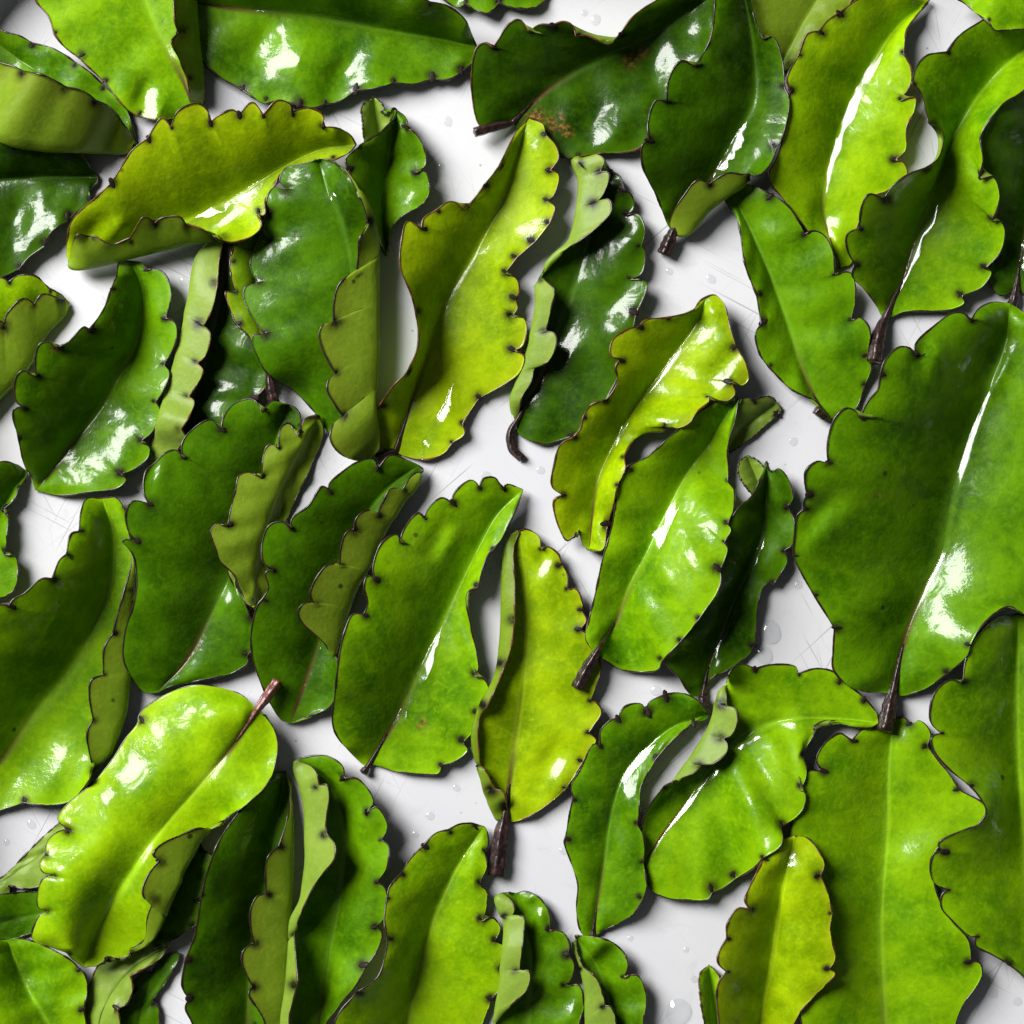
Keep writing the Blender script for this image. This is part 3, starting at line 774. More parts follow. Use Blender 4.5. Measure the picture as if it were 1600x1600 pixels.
leaf('L24', 'long leaf at the left edge, dark above and lime below, right edge folded over', [(-70,1250),(0,1190),(60,1105),(107,1050),(150,970),(172,905),(177,842),(160,778)],
     [(-110,1180),(-120,1080),(-60,985),(0,946),(14,948,n),(20,938),(39,927),(65,905),(82,906,n),(93,876),(104,866,n),(112,834),(124,831,n),(127,800),(135,780)],
     [(-60,1285),(0,1266),(37,1254,n),(56,1257),(104,1254),(127,1236),(146,1206,n),(136,1146),(145,1124,n),(139,1081),(143,1062),(161,1055,n),(163,1011),(176,990,n),(181,968),(193,924,n),(205,880),(203,839),(194,796),(180,778)],
     FB=[(-55,1270),(0,1240),(50,1215),(110,1180),(165,1172),(192,1115),(202,1045),(204,965),(206,880),(200,835),(176,782)],
     zm=[8,10,12,16,22,22], hA=[8,62,80,72,36], hB=[8,26,50,50,28], fB=[8,20,26,30,22], cup=(1.3,1), col='bright', low='green', shine=[(55,1215,42)])
leaf('L15', 'big dark leaf left of centre with a broad olive flap folded along its right', [(590,708),(560,640),(550,540),(548,450),(543,390),(530,335),(508,285),(497,250)],
     [(575,716),(540,705),(507,667),(490,642),(456,608),(420,586),(400,552),(394,535),(397,522),(415,524,n),(391,490),(380,462),(384,448),(402,442,n),(391,417),(394,394),(402,378),(421,377,n),(411,362),(417,333,n),(417,309),(428,293),(449,298,n),(437,281),(446,263),(470,257)],
     [(565,718),(538,713),(517,690),(519,668),(536,652,n),(522,630),(511,610),(513,594),(524,584,n),(514,566),(505,548),(498,522),(504,509),(521,507,n),(521,475),(528,447),(540,434),(556,434,n),(559,400),(562,370),(575,352,n),(566,318),(546,278),(515,250)],
     FB=[(592,700),(584,639),(588,560),(588,450),(588,372),(574,325),(548,285),(515,256)], zm=[26,30,34,40,44,40], hA=[16,20,28,34,30], hB=[40,70,74,70,46], fB=[26,46,52,50,42], cup=(1.3,1), dome=(9,0), col='deep', low='green')
leaf('L20', 'large deep green scalloped leaf at left with a brown line up its lower midrib', [(245,1082),(293,1031),(323,974),(354,912),(390,810),(425,710),(446,632)],
     [(225,1081),(203,1053),(193,1030),(196,985),(210,940),(214,900),(208,867),(190,843),(216,848,n),(201,830),(197,800),(207,783),(234,788,n),(225,770),(228,738),(242,723),(259,707),(276,704),(287,717,n),(284,695),(298,673),(329,656),(346,672,n),(349,653),(366,631),(394,624),(410,644,n),(425,627)],
     [(267,1073),(309,1064),(366,1050),(388,1034),(386,1025,n),(399,1008),(402,982),(391,968,n),(380,935),(357,893),(372,850),(425,760),(470,660),(462,638)], zm=[14,16,20,24,26], hA=[12,40,56,46,30], hB=[12,24,30,32,26], col='deep', dome=(4,4), shine=[(360,930,14),(245,740,14)])
leaf('L25', 'olive leaf lying underside up on the large scalloped leaf, pale midrib showing', [(400,948),(401,885),(417,822),(445,750),(476,692),(497,650)],
     [(385,941),(366,898),(346,879),(335,851),(329,830),(338,819),(356,821,n),(360,799),(368,766),(374,743),(394,739),(410,747,n),(411,715),(417,698),(425,694),(436,703,n),(439,670),(451,661),(466,683,n),(477,655)],
     [(415,930),(428,880),(440,835),(462,780),(490,720),(506,674)], zm=18, hA=24, hB=12, flip=True, low='green', col='olive')
leaf('L26', 'dark narrow leaf at lower left centre with a curling olive flap', [(453,1130),(479,1061),(497,1008),(520,910),(560,820),(612,758),(655,728)],
     [(440,1125),(405,1060),(392,1000),(403,945),(410,937,n),(420,918),(415,895),(426,890,n),(411,876),(411,842),(422,820),(442,816),(456,829,n),(456,811),(482,791),(504,760),(514,767,n),(514,757),(532,740),(557,723),(583,718),(588,737,n),(610,712),(639,720)],
     [(484,1118),(515,1104),(527,1076),(529,1042),(521,1022),(498,997),(473,974),(465,957),(473,943),(490,942,n),(484,929),(493,904),(512,882),(530,883,n),(532,856),(541,831),(552,828,n),(557,808),(574,797),(588,807,n),(597,785),(611,763),(628,766,n),(645,742),(662,735)],
     FB=[(470,1125),(498,1092),(514,1045),(524,1014),(537,969),(554,921),(576,884),(598,834),(626,790),(655,748)], zm=[12,14,16,18,20], hA=[10,36,46,40,24], hB=[12,34,64,60,30], fB=[12,22,34,32,22], cup=(1.3,1), col='deep', low='green')
leaf('L27', 'broad speckled green leaf at the centre with a pale water line down its midrib', [(573,1200),(600,1155),(625,1112),(653,1053),(676,1005),(715,921),(738,876),(774,808),(817,765)],
     [(560,1188),(529,1154),(520,1132),(524,1081),(532,1014),(541,980),(551,960),(569,960,n),(575,941),(569,918),(574,900),(586,904,n),(583,887),(597,848),(620,835),(625,850,n),(631,828),(653,802),(663,810,n),(670,794),(690,778),(705,785,n),(712,768),(737,750),(749,762,n),(756,748),(774,747),(786,765,n),(792,757)],
     [(582,1196),(619,1205),(653,1209),(685,1208),(690,1195,n),(709,1191),(731,1172),(724,1160,n),(742,1140),(751,1128),(743,1112,n),(754,1104),(763,1076),(757,1062),(741,1056,n),(747,1045),(743,1014),(735,980),(729,946),(732,924),(746,918,n),(752,893),(763,865),(771,859,n),(783,842),(795,817),(806,796)],
     zm=[6,8,8,14,20], hA=[8,50,48,34,24], hB=[6,16,24,36,28], col='bright', stem=[(568,1208)], stemw=6, cup=(1.5,1.8), shine=[(690,850,20)], scabs=[(657,1132,10)])
leaf('L28', 'slim yellow leaf at the centre standing on a thick dark stalk', [(788,1280),(798,1210),(812,1110),(822,1000),(820,900),(812,830)],
     [(794,1274),(791,1257,n),(788,1238),(774,1232,n),(760,1205),(752,1198,n),(748,1150),(752,1118),(763,1103,n),(777,1073),(790,1040,n),(799,1014),(805,969,n),(805,913),(803,856)],
     [(800,1284),(828,1275),(856,1257),(885,1233,n),(911,1190,n),(931,1157),(919,1146,n),(927,1135),(940,1112),(932,1098),(922,1095,n),(932,1070),(939,1047),(930,1015),(918,992),(906,984,n),(916,969),(908,953,n),(910,946),(901,921),(886,921,n),(887,901),(877,881,n),(873,867),(856,855),(845,859,n),(842,839),(822,827)],
     FA=[(780,1280),(766,1257),(753,1207),(744,1150),(757,1098),(776,1060),(785,997),(789,884),(799,836)], zm=[8,10,10,14,18], hA=[22,40,36,40,24], fA=[14,24,20,24,16], hB=[8,20,22,24,18], cup=(1,1.6), col='yellow', low='green', rust=True, stem=[(783,1310),(776,1368)], stemw=12, shine=[(868,1205,26),(855,880,14)])
leaf('L32b', 'small grey green leaf tip curled behind the top of the narrow dark leaf', [(1200,790),(1184,750),(1168,712)],
     [(1182,778),(1162,755),(1153,735),(1157,720)], [(1205,760),(1196,735),(1184,720)], zm=[6,8,12], hA=[8,16,20,18,14], hB=[8,14,16,16,14], flip=True, low='pale', col='mid')
leaf('L32', 'narrow dark leaf right of centre with two round drops beside it', [(1098,1088),(1105,1050),(1120,1010),(1145,945),(1170,890),(1190,840),(1197,780),(1198,722)],
     [(1081,1087),(1062,1059),(1041,1033),(1068,980),(1110,900),(1135,830),(1152,797),(1176,774),(1188,748)],
     [(1112,1059),(1137,1047),(1168,1025),(1180,1008,n),(1182,969),(1185,941),(1194,915),(1210,912,n),(1230,876),(1226,860,n),(1239,850),(1241,814),(1231,792,n),(1239,777),(1230,746),(1216,732),(1205,739,n)],
     zm=[6,8,8,10,16], hA=[8,38,46,40,26], hB=[8,14,20,26,20], cup=(1.3,1.6), col='deep', stem=[(1099,1098),(1098,1106)], stemw=8)
leaf('L31b', 'pale folded leaf tip sticking out beside the dark top of a centre leaf', [(1128,712),(1172,664),(1214,630)],
     [(1136,676),(1150,640),(1165,622),(1178,626,n),(1195,620),(1209,622)], [(1145,704),(1174,684),(1199,662),(1216,648,n),(1221,639)], hA=20, hB=8, flip=True, low='pale', col='mid')
leaf('L31', 'smooth green leaf right of centre whose dark stalk rests on the slim yellow leaf', [(931,1022),(948,992),(965,965),(985,915),(1010,870),(1035,820),(1075,740),(1110,690),(1155,622)],
     [(927,1017),(915,997),(921,966),(929,935),(943,870),(957,820),(966,766),(980,729,n),(1014,712),(1050,680),(1100,640),(1135,622)],
     [(946,1031),(969,1045),(1002,1050),(1028,1046),(1033,1034,n),(1064,1002,n),(1092,968,n),(1123,921),(1127,904),(1125,891,n),(1131,878),(1137,856),(1132,847,n),(1142,828),(1137,819,n),(1146,794),(1147,768),(1137,753,n),(1138,738),(1137,695),(1148,660)],
     zm=[8,10,14,16,18], hA=[8,20,32,44,30], hB=[8,14,16,20,26], cup=(1.4,1.8), col='bright', stem=[(915,1050),(902,1076)], stemw=9)
leaf('L29', 'twisted yellow green leaf with a pinched dark tip, right of the dark glossy leaf', [(920,858),(935,752),(963,687),(997,631),(1045,566),(1088,505),(1105,463)],
     [(912,853),(905,826,n),(887,845),(873,822),(866,782),(880,774,n),(863,760),(867,723),(876,695),(896,684,n),(907,670),(911,652,n),(924,633),(946,626,n),(955,617),(966,594),(962,574),(970,560,n),(955,555),(957,532),(980,515),(998,511,n),(1008,501),(1042,497,n),(1081,487),(1094,470)],
     [(941,859),(950,820,n),(957,794),(966,756,n),(977,732),(974,713,n),(986,692),(1008,677),(1038,674),(1042,662,n),(1053,669),(1076,662),(1090,642),(1108,626),(1105,617,n),(1121,625),(1137,627),(1149,614),(1141,594,n),(1160,602),(1170,591),(1163,563),(1150,543,n),(1140,507),(1132,476),(1117,461)],
     zm=[12,14,16,20,30], hA=[14,34,44,50,36], hB=[14,18,30,44,36], cup=(1.4,1.9), dome=(0,6), col='yellow', rust=True, shine=[(1140,578,26)])
leaf('L36', 'widest pale lime leaf at lower right, lying flat below a dark stalk', [(1378,1760),(1382,1600),(1376,1450),(1386,1290),(1388,1200),(1396,1124)],
     [(1310,1740),(1262,1640),(1247,1560),(1240,1480),(1235,1400),(1232,1330),(1240,1280),(1255,1230),(1262,1206),(1287,1206,n),(1276,1187),(1290,1160),(1313,1146),(1331,1157,n),(1350,1138),(1375,1126)],
     [(1430,1750),(1480,1660),(1494,1597),(1504,1572),(1524,1544),(1535,1518),(1530,1504),(1518,1503,n),(1513,1468),(1487,1440),(1462,1390),(1462,1330),(1500,1300),(1535,1282),(1540,1260),(1500,1235,n),(1475,1200),(1449,1166,n),(1454,1145),(1437,1126),(1423,1132,n),(1412,1121)],
     zm=[6,8,8,8,10], hA=[8,26,32,30,16], hB=[8,24,30,26,16], cup=1.9, col='bright', dome=3)
leaf('L39', 'small leaf lobe standing up left of the yellow striped leaf at the bottom', [(1130,1660),(1120,1590),(1108,1508)],
     [(1110,1630),(1100,1590),(1095,1560),(1095,1520)], [(1140,1620),(1132,1570),(1121,1522)], zm=8, hA=24, hB=18, col='bright', rust=True, low='green')
leaf('L38', 'yellow leaf with a dark shadow stripe near the bottom, right of centre', [(1165,1700),(1185,1610),(1207,1500),(1222,1400),(1242,1306)],
     [(1130,1680),(1124,1600),(1122,1540),(1136,1518,n),(1123,1505),(1123,1490),(1136,1467,n),(1137,1445),(1154,1420),(1175,1424,n),(1165,1408),(1168,1395),(1184,1361),(1193,1342,n),(1220,1313)],
     [(1220,1670),(1245,1590),(1274,1555),(1305,1521),(1295,1515,n),(1305,1500),(1297,1454),(1301,1427,n),(1291,1389),(1282,1369,n),(1288,1352),(1279,1330),(1262,1310)],
     zm=[12,12,12,14,18], hA=[20,48,54,50,30], hB=[14,30,32,30,22], cup=(1.2,1.6), col='yellow', rust=True)
leaf('L37', 'leaf at the lower right edge with rounded lobes over the widest lime leaf', [(1640,1600),(1610,1420),(1594,1250),(1589,1120),(1592,960)],
     [(1620,1560),(1600,1525),(1574,1504,n),(1548,1490),(1524,1477),(1526,1463,n),(1516,1462),(1487,1437),(1471,1417),(1473,1397),(1482,1391,n),(1459,1378),(1454,1355),(1460,1334),(1476,1332,n),(1466,1319),(1500,1300),(1528,1290),(1542,1268),(1530,1243),(1514,1226,n),(1479,1197),(1459,1171),(1456,1152),(1471,1146,n),(1455,1129),(1454,1107),(1462,1081),(1485,1063),(1505,1068,n),(1510,1030),(1530,990),(1560,965)],
     [(1690,1560),(1720,1400),(1700,1200),(1660,1040),(1620,970)], zm=[10,10,12,14,16], hA=[14,34,46,50,34], hB=[14,30,36,30,20], col='bright', cup=1.6)
leaf('L34', 'bent leaf at lower right of centre with a pale upturned flap and white midrib', [(1008,1346),(1035,1305),(1065,1265),(1110,1205),(1155,1162),(1195,1135),(1250,1122),(1320,1124),(1372,1130)],
     [(1003,1310),(1010,1270),(1038,1229,n),(1090,1205),(1097,1195,n),(1115,1194),(1135,1177),(1137,1163),(1130,1154,n),(1143,1149),(1154,1123),(1149,1107),(1136,1103,n),(1137,1060),(1155,1038),(1181,1045,n),(1205,1039),(1243,1042),(1247,1053,n),(1275,1045),(1302,1050),(1311,1062,n),(1335,1078),(1352,1092,n),(1369,1114)],
     [(1010,1368),(1017,1389),(1042,1403),(1081,1406),(1107,1405),(1113,1395,n),(1130,1388),(1149,1373,n),(1172,1360),(1191,1342,n),(1222,1319),(1221,1291,n),(1237,1282),(1256,1263),(1258,1238),(1249,1234,n),(1257,1222),(1260,1198),(1252,1184,n),(1263,1163),(1274,1143),(1270,1136,n),(1291,1127),(1330,1135),(1360,1137)],
     FA=[(1006,1325),(1025,1270),(1062,1212),(1105,1145),(1130,1085),(1150,1078),(1190,1082),(1240,1085),(1300,1088),(1350,1108)],
     zm=[12,12,14,16,18,22], hA=[12,44,44,30,26], fA=[12,26,26,24,24], hB=[12,20,24,26,24], cup=(1,1.9), dome=(0,4), col='bright', low='pale', shine=[(1200,1318,28),(1230,1130,20)])
leaf('L35', 'curved green leaf with broken white shine just left of the bent leaf', [(924,1474),(935,1400),(945,1340),(955,1270),(973,1215),(1002,1178),(1048,1138),(1108,1113)],
     [(907,1454),(901,1420),(903,1383),(896,1358),(882,1316),(884,1308,n),(891,1268),(896,1246,n),(893,1228),(910,1197),(927,1163),(938,1166,n),(938,1143),(952,1127),(965,1122,n),(977,1104),(1002,1100),(1010,1111,n),(1014,1098),(1039,1085,n),(1062,1083),(1085,1091)],
     [(934,1458),(957,1448),(991,1426),(1005,1403,n),(1010,1386),(1005,1348,n),(1007,1330),(1005,1307),(995,1288,n),(998,1271),(1002,1229),(1025,1186,n),(1053,1154),(1084,1130,n),(1105,1122)],
     zm=[8,10,12,14,20], hA=[8,16,22,24,22], hB=[8,24,28,26,22], cup=(1.7,1.5), dome=(3,0), col='mid', stem=[(926,1484)], stemw=8, shine=[(975,1225,22)])
leaf('L33', 'largest leaf, deep green, at the right edge with a thick dark stalk pointing down', [(1394,1084),(1412,1005),(1440,930),(1472,862),(1485,790),(1510,700),(1545,610),(1570,540),(1578,474)],
     [(1378,1082),(1352,1081),(1324,1070),(1302,1045),(1302,1019),(1304,982,n),(1288,955),(1272,930,n),(1257,904),(1239,870,n),(1242,835),(1246,805),(1257,796,n),(1256,785),(1261,774,n),(1258,754),(1260,735),(1277,721),(1294,723,n),(1293,700),(1295,681),(1305,653),(1322,638),(1336,642),(1345,655,n),(1349,640),(1358,625),(1372,608),(1376,583,n),(1383,563),(1403,543),(1420,543),(1431,557,n),(1431,538),(1459,510),(1487,490),(1507,490),(1516,503,n),(1530,482),(1552,472)],
     [(1409,1087),(1445,1076),(1482,1051,n),(1512,1024),(1516,1008,n),(1530,983),(1555,957),(1577,947),(1604,960),(1660,930),(1690,850),(1720,740),(1690,600),(1640,520),(1600,488)],
     zm=[14,14,16,20,24,26], hA=[12,46,76,78,44], hB=[12,44,52,50,36], cup=(1.5,1.6), dome=(8,2), col='mid', stem=[(1388,1115),(1381,1142)], stemw=11, shine=[(1490,915,46),(1290,812,26),(1552,575,26),(1450,560,22)], scabs=[(1365,772,6)])
leaf('L45', 'pale leaf edge sticking out at the left below the long lime leaf', [(-80,1430),(40,1352),(140,1280)],
     [(-80,1410),(0,1373),(40,1335),(76,1300),(110,1276)], [(-40,1424),(0,1403),(11,1400),(17,1385,n),(30,1388),(59,1386),(100,1370),(145,1310)], zm=10, hA=8, hB=14, flip=True, low='pale', col='mid')
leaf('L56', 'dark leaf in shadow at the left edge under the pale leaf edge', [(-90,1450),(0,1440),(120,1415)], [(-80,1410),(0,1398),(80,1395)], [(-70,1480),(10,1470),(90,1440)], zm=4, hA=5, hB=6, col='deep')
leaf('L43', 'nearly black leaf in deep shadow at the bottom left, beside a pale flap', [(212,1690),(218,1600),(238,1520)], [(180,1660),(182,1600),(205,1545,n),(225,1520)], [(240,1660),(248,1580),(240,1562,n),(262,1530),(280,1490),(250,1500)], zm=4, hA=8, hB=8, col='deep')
leaf('L42', 'pale flap with rusty notches at the bottom left under the yellow leaf tip', [(148,1660),(160,1580),(200,1520),(262,1476)], [(132,1620),(138,1550),(160,1500),(215,1475)],
     [(180,1640),(187,1600),(183,1576,n),(197,1569),(207,1544),(203,1524,n),(231,1510),(253,1495)], zm=20, hA=10, hB=34, flip=True, low='pale', col='deep', rust=True)
leaf('L41', 'dark lobed leaf tucked beneath the right side of the convex lime leaf', [(292,1296),(275,1390),(240,1480)], [(260,1320),(238,1390),(225,1450)],
     [(308,1310),(318,1328,n),(332,1341),(326,1375),(306,1410,n),(321,1411),(328,1426),(304,1447,n),(262,1472)], zm=16, hA=40, hB=26, cup=(1.2,1.6), col='mid')
leaf('L44', 'leaf in the bottom left corner with a ragged white streak on its midrib', [(120,1700),(76,1600),(38,1535),(12,1468)],
     [(40,1700),(-30,1620),(-50,1540),(-20,1470)], [(145,1690),(136,1610),(130,1577,n),(136,1548),(132,1522),(124,1515,n),(112,1502),(87,1487),(65,1476),(30,1466)], zm=[12,14,14,16], hA=[14,40,44,40,24], hB=[12,20,22,22,16], col='bright', shine=[(60,1545,26)])
leaf('L46', 'dark leaf near the bottom left with a long olive flap on its right', [(385,1720),(385,1600),(395,1480),(420,1350),(446,1206)],
     [(325,1700),(301,1600),(290,1575),(295,1561,n),(285,1541),(290,1500,n),(305,1460),(315,1400,n),(325,1360),(345,1310),(390,1250),(430,1208)],
     [(420,1700),(413,1597),(388,1552),(394,1541,n),(378,1504),(380,1485),(396,1473,n),(391,1448),(391,1420),(402,1400),(415,1398,n),(417,1341),(435,1322,n),(445,1290),(452,1248)],
     FB=[(430,1710),(442,1600),(451,1544),(452,1431),(456,1319),(453,1262),(450,1216)], zm=8, hA=[10,30,46,52,24], hB=[20,54,58,54,24], fB=[10,26,30,28,14], col='deep', low='green')
leaf('L47', 'deeply folded leaf at the bottom with a black shadowed hollow and pale left flap', [(480,1700),(500,1590),(516,1480),(535,1380),(538,1290),(512,1222),(466,1186)],
     [(462,1690),(453,1600),(456,1575),(467,1535,n),(463,1488),(461,1454,n),(476,1417),(498,1375),(524,1341),(524,1319),(512,1304,n),(510,1290),(515,1243),(512,1226),(500,1228,n),(493,1203),(468,1190)],
     [(495,1690),(512,1600),(529,1572),(557,1538),(573,1506,n),(583,1496),(597,1459),(588,1448,n),(601,1431),(602,1389),(589,1378,n),(604,1355),(607,1322),(595,1312,n),(604,1299),(601,1277),(588,1261),(571,1271,n),(583,1254),(577,1237),(557,1217),(537,1217,n),(535,1198),(512,1182),(490,1181)],
     FA=[(450,1690),(444,1600),(452,1530),(458,1480),(459,1440),(472,1412),(477,1375),(480,1330),(479,1277),(470,1229),(460,1198)], zm=[8,8,8,8,12,18], hA=[24,62,70,66,36], fA=[12,30,36,34,20], hB=[10,34,40,40,26], cup=(1,1.5), col='mid', low='pale')
leaf('L48', 'bright lime leaf at the bottom centre with a thin white streak near its tip', [(620,1720),(640,1580),(662,1480),(697,1389),(730,1330),(757,1292)],
     [(560,1710),(522,1615),(526,1590),(557,1552,n),(591,1527),(603,1490),(606,1467,n),(601,1440),(605,1403,n),(609,1386),(626,1366,n),(642,1341),(662,1321,n),(681,1302),(701,1297,n),(718,1288),(738,1286,n)],
     [(700,1710),(754,1600),(768,1561,n),(785,1541),(785,1513,n),(791,1482),(773,1471,n),(782,1452),(768,1433),(752,1440,n),(757,1428),(761,1395),(750,1381,n),(761,1350),(757,1331,n),(763,1319),(761,1300)],
     zm=[8,8,10,14,18], hA=[12,58,54,34,24], hB=[8,14,16,20,20], col='lime', dome=(0,4))
leaf('L50', 'rounded scalloped leaf at the bottom centre with a pale inward flap', [(815,1710),(825,1600),(830,1500),(808,1396)],
     [(785,1690),(778,1592),(808,1563),(825,1544),(828,1518),(812,1516,n),(819,1459),(819,1433),(798,1434,n),(805,1420),(797,1406),(782,1396)],
     [(890,1690),(905,1600),(912,1570),(904,1540),(878,1541,n),(893,1530),(896,1504),(887,1492,n),(890,1476),(879,1457),(859,1453,n),(859,1431),(842,1403),(820,1393)],
     FA=[(770,1690),(776,1590),(788,1488),(789,1440),(777,1404)], zm=6, hA=[14,38,42,40,18], fA=[8,20,24,22,10], hB=[8,20,22,24,14], col='mid', low='pale', cup=(1,1.6), shine=[(893,1562,18),(842,1418,12)])
leaf('L51', 'scalloped leaf at the bottom edge below the tip of the curved green leaf', [(958,1710),(957,1620),(952,1560),(930,1505),(900,1463)],
     [(955,1700),(963,1600),(955,1573),(946,1571,n),(943,1555),(932,1527),(912,1510,n),(904,1488)],
     [(1000,1700),(1005,1597),(1010,1562),(1008,1547),(995,1524),(974,1528,n),(980,1513),(977,1493),(957,1473),(938,1466),(915,1462)],
     FA=[(915,1700),(917,1600),(916,1545),(908,1505),(898,1475)], zm=6, hA=[14,36,42,40,18], fA=[8,18,22,20,10], hB=[8,20,24,22,14], col='mid', low='pale', cup=(1,1.5))
leaf('L40', 'shiny convex lime leaf at lower left with a short red stalk', [(402,1108),(360,1170),(310,1230),(265,1280),(215,1350),(172,1420),(140,1480),(132,1511)],
     [(374,1084),(309,1070),(267,1081),(225,1107),(216,1118,n),(214,1130),(197,1152),(174,1188),(141,1227),(107,1254),(90,1279),(104,1295,n),(87,1302),(73,1316),(70,1336,n),(62,1347),(66,1362),(83,1367,n),(68,1372),(59,1395),(60,1418),(72,1423,n),(59,1435),(50,1467),(75,1478),(104,1489,n),(115,1500)],
     [(419,1126),(433,1152),(433,1178),(419,1223),(388,1254),(352,1279),(326,1295),(312,1293),(281,1305),(248,1322),(239,1336),(249,1344,n),(231,1367),(222,1392),(226,1403),(241,1403,n),(231,1431),(228,1466),(206,1481,n),(197,1496),(168,1495,n),(156,1507)],
     FB=[(411,1118),(417,1150),(405,1195),(372,1235),(345,1278),(316,1304),(290,1356),(262,1416),(233,1470),(195,1488),(155,1503)],
     zm=[50,50,48,44,38,36,36], hA=[42,34,40,66,50], hB=[44,44,56,60,40], fB=[44,42,36,34,38], cup=(1.7,1), dome=(26,0), col='lime', low='green', stem=[(418,1086),(434,1064)], stemw=8, red=True, shine=[(215,1180,40),(150,1262,28)])

# ------------------------------------------------------------------ water lying in the midrib grooves and hollows
def water_on(key, label, t0, t1, wa, wb, thick=3.0, rag=0.5):
    """water on one leaf: from t0 to t1 along the midrib, reaching wa toward margin A and wb toward margin B
    (lists along the run, in picture units; negative = the other side of the midrib)"""
    L = LEAVES[key]; G, c = L['G'], L['c']
    nr = 90; nc = 15
    rows = np.linspace(t0, t1, nr) * (NR - 1)
    wa = np.interp(np.linspace(0, 1, nr), np.linspace(0, 1, len(wa)), wa)
    wb = np.interp(np.linspace(0, 1, nr), np.linspace(0, 1, len(wb)), wb)
    ph = random.random() * 6
    k = np.arange(nr)
    jag = 1 + rag * (0.40 * np.sin(k * 0.23 + ph) * np.sin(k * 0.11 + 2 * ph) + 0.18 * np.sin(k * 0.47 + 3 * ph))
    V = np.zeros((nr, nc, 3)); FL = np.zeros((nr, nc)); SH = np.zeros(nr); EN = np.zeros(nr)
    u = np.linspace(-1, 1, nc)
    for i, r in enumerate(rows):
        i0 = int(min(r, NR - 2)); f = r - i0
        row = G[i0] * (1 - f) + G[i0 + 1] * f
        seg = np.linalg.norm(np.diff(row[:, :2], axis=0), axis=1)
        sg = np.concatenate([-np.cumsum(seg[:c][::-1])[::-1], [0], np.cumsum(seg[c:])])
        EN[i] = math.sin(math.pi * (i + 0.02) / (nr - 0.96)) ** 0.5
        tp = max(0.12, min(1, 6 * i / nr, 6 * (nr - 1 - i) / nr))
        mid_w = (wb[i] - wa[i]) / 2; half = max((wb[i] + wa[i]) / 2 * jag[i] * tp, 0.6)
        ss = np.linspace(mid_w - half, mid_w + half, nc)
        P = np.stack([np.interp(ss, sg, row[:, q]) for q in range(3)], 1)
        nb_ = P[-1, :2] - P[0, :2]; nb_ = nb_ / max(np.linalg.norm(nb_), 1e-6)
        g = 0.49 * float(nb_ @ np.array([0.805, 0.593]))
        run = (P[:, :2] - P[nc // 2, :2]) @ nb_
        FL[i] = P[nc // 2, 2] + g * run + thick * 0.22 * (1 - u ** 2)
        SH[i] = min(max(float((P[:, 2] - FL[i]).max()), 0.0), 4.5)
        V[i] = P
    kz = 11
    zs = np.concatenate([np.repeat((FL[:, nc // 2] + SH)[:1], kz), FL[:, nc // 2] + SH, np.repeat((FL[:, nc // 2] + SH)[-1:], kz)])
    zs = np.convolve(zs, np.ones(2 * kz + 1) / (2 * kz + 1), 'same')[kz:-kz]
    FL = FL - FL[:, nc // 2][:, None] + zs[:, None]
    V[..., 2] = np.maximum(V[..., 2] + 0.35, V[..., 2] * (1 - EN)[:, None] + FL * EN[:, None]) + 0.3
    Wd = to_world(V[..., :2], V[..., 2])
    idx = np.arange(nr * nc).reshape(nr, nc)
    q = np.stack([idx[:-1, :-1], idx[1:, :-1], idx[1:, 1:], idx[:-1, 1:]], -1).reshape(-1, 4)
    e2 = Wd[nr//2, -1] - Wd[nr//2, 0]; e1 = Wd[nr//2+1, 0] - Wd[nr//2, 0]
    if np.cross(e1, e2)[2] < 0:
        q = q[:, ::-1]
    o = mesh_obj('water_streak', Wd.reshape(-1, 3), q, [M_WATER], None, None, True, None, Wd[nr // 2, nc // 2])
    o['label'] = label; o['category'] = 'water'; o['group'] = 'water lying on the leaves'
    return o

# ------------------------------------------------------------------ drops on the tray
def drop(x, y, r, label, h=0.42, squash=1.0, ang=0.0):
    seg, rings = 28, 9
    V, F = [], []
    R = r * (1 + h * h) / (2 * h)          # sphere radius of the cap
    ph = random.random() * 6
    for i in range(rings + 1):
        u = i / rings
        rr = r * (1 - u ** 1.6)
        z = math.sqrt(max(R * R - rr * rr, 0)) - (R - r * h)
        z = z * (1.0 if i else 0.0) + (0.25 * r * h if i == 0 else 0) * 0
        for j in range(seg):
            a = 2 * math.pi * j / seg
            k = 1 + 0.05 * math.sin(2 * a + ph) + 0.03 * math.sin(3 * a + 2 * ph)
            px, py = rr * k * math.cos(a), rr * k * squash * math.sin(a)
            V.append(((px * math.cos(ang) - py * math.sin(ang)) / PX, (px * math.sin(ang) + py * math.cos(ang)) / PX, max(z, 0) / PX + 0.00008))
    for i in range(rings):
        for j in range(seg):
            k = (j + 1) % seg
            F.append((i * seg + j, i * seg + k, (i + 1) * seg + k, (i + 1) * seg + j))
    F.append(tuple(rings * seg + j for j in range(seg)))
    o = mesh_obj('water_drop', V, F, [M_WATER], None, None, True)
    o.location = ((x - 800) / PX, (800 - y) / PX, 0)
    o['label'] = label; o['category'] = 'water drop'; o['group'] = 'water drops on the tray'
    return o

